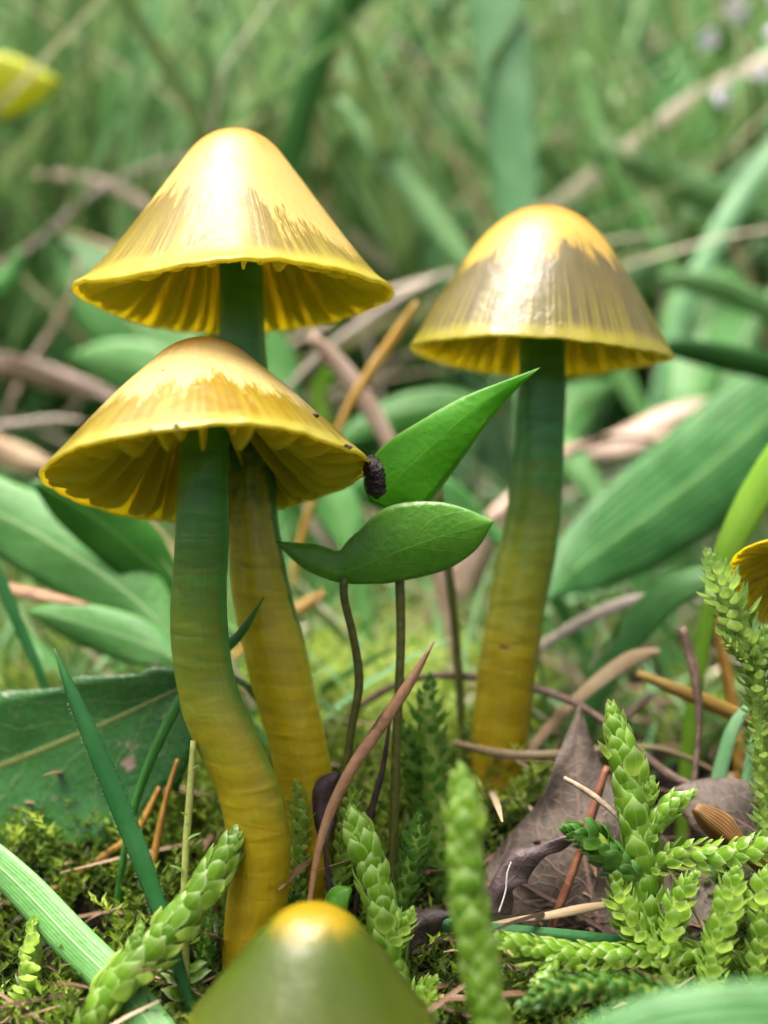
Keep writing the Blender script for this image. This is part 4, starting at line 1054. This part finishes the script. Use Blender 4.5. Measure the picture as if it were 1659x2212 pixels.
BGL = {0: 'dark green upright blade rising behind the tall mushroom cap', 1: 'widest pale mint blade rising straight behind the bell cap', 2: 'mid green blade slanting down to the bell cap shoulder',
       3: 'pale curved blade bending down right of the bell cap', 4: 'broad mid green blade sloping down beside the pale curved one', 6: 'mint blade leaning right beyond the bell cap',
       14: 'bright green blade stub left of the tall mushroom cap', 16: 'short lime blade behind the pink straw between the caps', 24: 'long grey straw sweeping down behind the widest mint blade',
       25: 'pinkish straw pointing at the tall mushroom cap', 26: 'grey straw crossing under the pinkish straw by the tall cap', 34: 'grey straw slanting between the tall cap and bell cap', 31: 'grey straw lying left of the flared cap'}
for bi, (m, pts, hw, d, kind, st) in enumerate(BG):
    tw = rng.uniform(-30, 30); hw = [h * (.5 if st else .95) for h in hw]
    if bi in BGL:
        ribbon('straw' if st else 'grass_blade', BGL[bi], 'straw' if st else 'grass blade', pts, hw, d, GR[m], twist=tw, fold=.2, roll=rng.uniform(-30, 30), group='dry straws in the turf behind' if st else 'grass blades in the turf behind')
        continue
    if st: ribbon('straw', 'blurred dry straw in the turf behind the mushrooms', 'straw', pts, hw, d, GR[m], twist=tw, fold=.2, roll=rng.uniform(-30, 30), group='dry straws in the turf behind', wave=.2)
    else: ribbon('grass_blade', 'blurred green grass blade in the turf behind the mushrooms', 'grass blade', pts, hw, d, GR[m], twist=tw, fold=.2, roll=rng.uniform(-30, 30), group='grass blades in the turf behind')
# added pale flakes standing in for blurred white glints far off
fl = bpy.data.objects.new('glint_cluster', None); C.objects.link(fl)
fc = P(1622, 85, 182); fg = np.array([fc[0], fc[1], g(fc[0], fc[1])])
fl.location = fg * MM; fl['label'] = 'added pale lilac flakes standing in for blurred glints at the back of the turf'; fl['category'] = 'glint_cluster'
pet = plain_mat('glint_flake', (.75, .74, .85), (.85, .85, .92), .4, .5, .1, trans=.3)
v, f, uv, p = tube_geo([fg, (fg + fc) / 2 + np.array([2, 1, 0]), fc], [.7, .6, .5], 14, 8)
add('stalk', mesh('stalk', v - fg, f, uv, stalkm), (0, 0, 0), fl)  # added support under the glint flakes
for k in range(9):
    a = k * 2.4; rad_ = 1.5 + k * .9
    q = fc + XC * math.cos(a) * rad_ + UC * math.sin(a) * rad_ * 1.1 - FC * (2 - k * .2)
    q2 = q + norm(XC * math.cos(a) + UC * math.sin(a) - FC * .6) * 4.2
    ribbon('glint_flake', None, None, None, None, None, pet, twist=25, fold=.3, nseg=8, nu=5, grounded=False, parent=fl, origin=fg, world_pts=[q, (q + q2) / 2, q2], world_hw=[.5, 1.8, .3])

# ------------------------------------------------------------------ ground cover (uncountable)
MB = [P(*s) for s in ((548, 2130, 95), (685, 1800, 101), (1065, 1720, 110))]


def vnorm(a): return a / np.maximum(np.linalg.norm(a, axis=-1, keepdims=True), 1e-9)


def cover_moss():
    rg = np.random.default_rng(3); N = 20000
    y = 84 + rg.random(N) ** 1.15 * 125; x = rg.uniform(-.37, .37, N) * y
    dens = np.sin(x * .19 + 2) * np.cos(y * .15) + np.sin(x * .41 - y * .23)
    keep = ((x - HOLE[0]) ** 2 + (y - HOLE[1]) ** 2 > 62) & ~((y < 99) & (rg.random(N) < .2)) & ~((dens < -.5) & (rg.random(N) < .8)) & ~((x > 17) & (y > 102) & (rg.random(N) < .8)) & ~((x > 7.5) & (x < 26) & (y > 92) & (y < 103))
    x = x[keep][:8500]; y = y[keep][:8500]; N = len(x)
    base = np.stack([x, y, ground(x, y) - .3], 1)
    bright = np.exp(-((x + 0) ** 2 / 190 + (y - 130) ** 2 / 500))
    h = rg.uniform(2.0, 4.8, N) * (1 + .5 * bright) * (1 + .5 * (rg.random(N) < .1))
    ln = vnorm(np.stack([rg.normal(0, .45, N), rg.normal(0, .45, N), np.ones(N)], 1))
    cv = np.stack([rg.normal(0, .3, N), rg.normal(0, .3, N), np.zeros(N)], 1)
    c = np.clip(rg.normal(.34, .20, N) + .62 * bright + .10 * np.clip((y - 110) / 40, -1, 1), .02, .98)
    nl = 16; s = (np.arange(nl) + .5) / nl
    q = base[:, None] + ln[:, None] * (h[:, None] * s)[..., None] + cv[:, None] * (h[:, None] * s * s)[..., None]
    a = np.arange(nl) * 2.4 + rg.random((N, nl)); rd = np.stack([np.cos(a), np.sin(a), 0 * a], -1)
    dn = vnorm(rd + ln[:, None] * (.35 + .75 * s)[None, :, None])
    nn = ln[:, None] - rd * .6; nn = vnorm(nn - dn * np.sum(nn * dn, -1, keepdims=True)); sd = np.cross(dn, nn)
    L_ = rg.uniform(.75, 1.4, (N, nl, 1)); w = rg.uniform(.14, .25, (N, nl, 1))
    V = np.stack([q, q + dn * L_ * .45 + sd * w + nn * L_ * .08, q + dn * L_, q + dn * L_ * .45 - sd * w + nn * L_ * .08, q + dn * L_ * .5 - nn * L_ * .05], 2).reshape(-1, 3)
    cc = np.clip(c[:, None] + rg.uniform(-.10, .10, (N, nl)), .01, .99)
    U = np.stack([np.repeat(cc.ravel(), 5), np.tile([0, .5, 1, .5, .5], N * nl)], 1)
    k = (np.arange(N * nl) * 5)[:, None]
    F = np.stack([k + np.array([[0, 1, 4]]), k + np.array([[1, 2, 4]]), k + np.array([[2, 3, 4]]), k + np.array([[3, 0, 4]])], 1).reshape(-1, 3).tolist()
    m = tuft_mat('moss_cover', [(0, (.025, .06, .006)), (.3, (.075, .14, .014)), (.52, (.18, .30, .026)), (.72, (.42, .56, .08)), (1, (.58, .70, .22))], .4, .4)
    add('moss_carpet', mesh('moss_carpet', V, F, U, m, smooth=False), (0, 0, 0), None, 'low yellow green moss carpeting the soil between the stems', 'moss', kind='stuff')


def cover_grass():
    V = []; F = []; U = []; rr = random.Random(8)
    n = 0
    while n < 6500:
        y = 205 + (rr.random() ** 1.4) * 700; x = rr.uniform(-.48, .48) * y
        if math.sin(x * .045 + 1.7 * math.sin(y * .021)) + math.sin(y * .037 + x * .018) < -.15 and rr.random() < .88: continue
        n += 1
        dead = rr.random() < .14
        L_ = rr.uniform(30, 95) * (1.0 + y / 700); w = rr.choice((.5, .7, .9, 1.3, 1.9)) * rr.uniform(.8, 1.2) * (1 + y / 900)
        if dead: w *= .7
        az_ = rr.random() * 6.28; lean = rr.uniform(.05, 1.0) if not dead else rr.uniform(.6, 2.2)
        d0 = norm([math.cos(az_) * lean * .5, math.sin(az_) * lean * .5, 1]); bend = np.array([math.cos(az_ + rr.gauss(0, .5)), math.sin(az_ + rr.gauss(0, .5)), -.35]) * rr.uniform(.2, 1.3) * (1.5 if dead else 1)
        s = norm(cross(d0, [rr.gauss(0, 1), rr.gauss(0, 1), .2]))
        base = np.array([x, y, g(x, y) - 1]); cl = math.sin(x * .06 + 3 + 1.3 * math.sin(y * .03)) * math.cos(y * .045 - x * .02); c = rr.uniform(.72, .99) if dead else min(.66, max(.01, rr.uniform(.02, .5) + .28 * cl))
        K = 6; n0 = len(V)
        for i in range(K):
            t = i / (K - 1); q = base + d0 * L_ * t + bend * L_ * .5 * t * t
            q[1] = max(q[1], 172 + 8 * math.sin(n))
            q[2] = max(q[2], g(q[0], q[1]) + .6) if i else q[2]
            ww = w * (1 - t ** 2.2) + .03
            nn = cross(s, d0)
            V.extend([q - s * ww, q - nn * ww * .35, q + s * ww]); U.extend([(c, t)] * 3)
        for i in range(K - 1):
            a = n0 + i * 3; F.extend([(a, a + 1, a + 4, a + 3), (a + 1, a + 2, a + 5, a + 4)])
    for n in range(900):
        y = 116 + rr.random() * 75; x = rr.uniform(-.42, .42) * y
        if y < 124 and abs(x - 9) < 6: continue
        L_ = rr.uniform(5, 20) * (1 + (y - 116) / 120); w = rr.uniform(.25, .7); az_ = rr.random() * 6.28; lean = rr.uniform(.1, 1.3)
        d0 = norm([math.cos(az_) * lean, math.sin(az_) * lean * .6, 1]); s = norm(cross(d0, [rr.gauss(0, 1), rr.gauss(0, 1), .2])); bend = np.array([math.cos(az_), math.sin(az_) * .5, -.5]) * rr.uniform(.1, .9)
        c = rr.uniform(.72, .99) if rr.random() < .22 else rr.uniform(.02, .66); n0 = len(V); nn = cross(s, d0); base = np.array([x, y, g(x, y) - .5])
        for i in range(5):
            t = i / 4; q = base + d0 * L_ * t + bend * L_ * .5 * t * t; q[1] = max(q[1], 114); ww = w * (1 - t ** 2.2) + .02
            V.extend([q - s * ww, q - nn * ww * .35, q + s * ww]); U.extend([(c, t)] * 3)
        for i in range(4):
            a = n0 + i * 3; F.extend([(a, a + 1, a + 4, a + 3), (a + 1, a + 2, a + 5, a + 4)])
    m = tuft_mat('turf_cover', [(0, (.018, .075, .012)), (.2, (.045, .17, .03)), (.4, (.16, .43, .14)), (.55, (.34, .64, .36)), (.68, (.26, .48, .13)), (.72, (.38, .30, .18)), (.85, (.56, .47, .34)), (1, (.72, .64, .54))], .3, .42)
    add('turf', mesh('turf', V, F, U, m), (0, 0, 0), None, 'rough turf of short and long grass rising behind the mushrooms', 'turf', kind='stuff')


def cover_litter():
    V = []; F = []; U = []; rr = random.Random(21)
    for n in range(1500):
        y = 80 + rr.random() ** 1.3 * 120; x = rr.uniform(-.38, .38) * y
        if (x - HOLE[0]) ** 2 + (y - HOLE[1]) ** 2 < 60: continue
        a = rr.random() * 6.28; L_ = rr.choice((3, 5, 8, 14)) * rr.uniform(.6, 1.2); w = rr.uniform(.1, .45); c = rr.random()
        dn = norm([math.cos(a), math.sin(a), rr.gauss(.15, .25)]); s = norm(cross(dn, [0, 0, 1])); n0 = len(V)
        b0 = np.array([x, y, g(x, y) + rr.uniform(.1, 1.6)])
        for i in range(4):
            q = b0 + dn * L_ * i / 3 + np.array([0, 0, .3 * math.sin(i)]); ww = w * (1, 1, .8, .2)[i]
            V.extend([q - s * ww, q + np.array([0, 0, ww * .7]), q + s * ww]); U.extend([(c, i / 3)] * 3)
        for i in range(3):
            k = n0 + i * 3; F.extend([(k, k + 1, k + 4, k + 3), (k + 1, k + 2, k + 5, k + 4)])
    m = tuft_mat('litter_cover', [(0, (.03, .018, .012)), (.35, (.10, .055, .03)), (.6, (.20, .12, .07)), (.85, (.36, .26, .15)), (1, (.45, .36, .25))], .1, .55)
    add('leaf_litter', mesh('leaf_litter', V, F, U, m), (0, 0, 0), None, 'bits of dry litter and broken straw among the moss', 'litter', kind='stuff')


cover_moss(); cover_grass(); cover_litter()
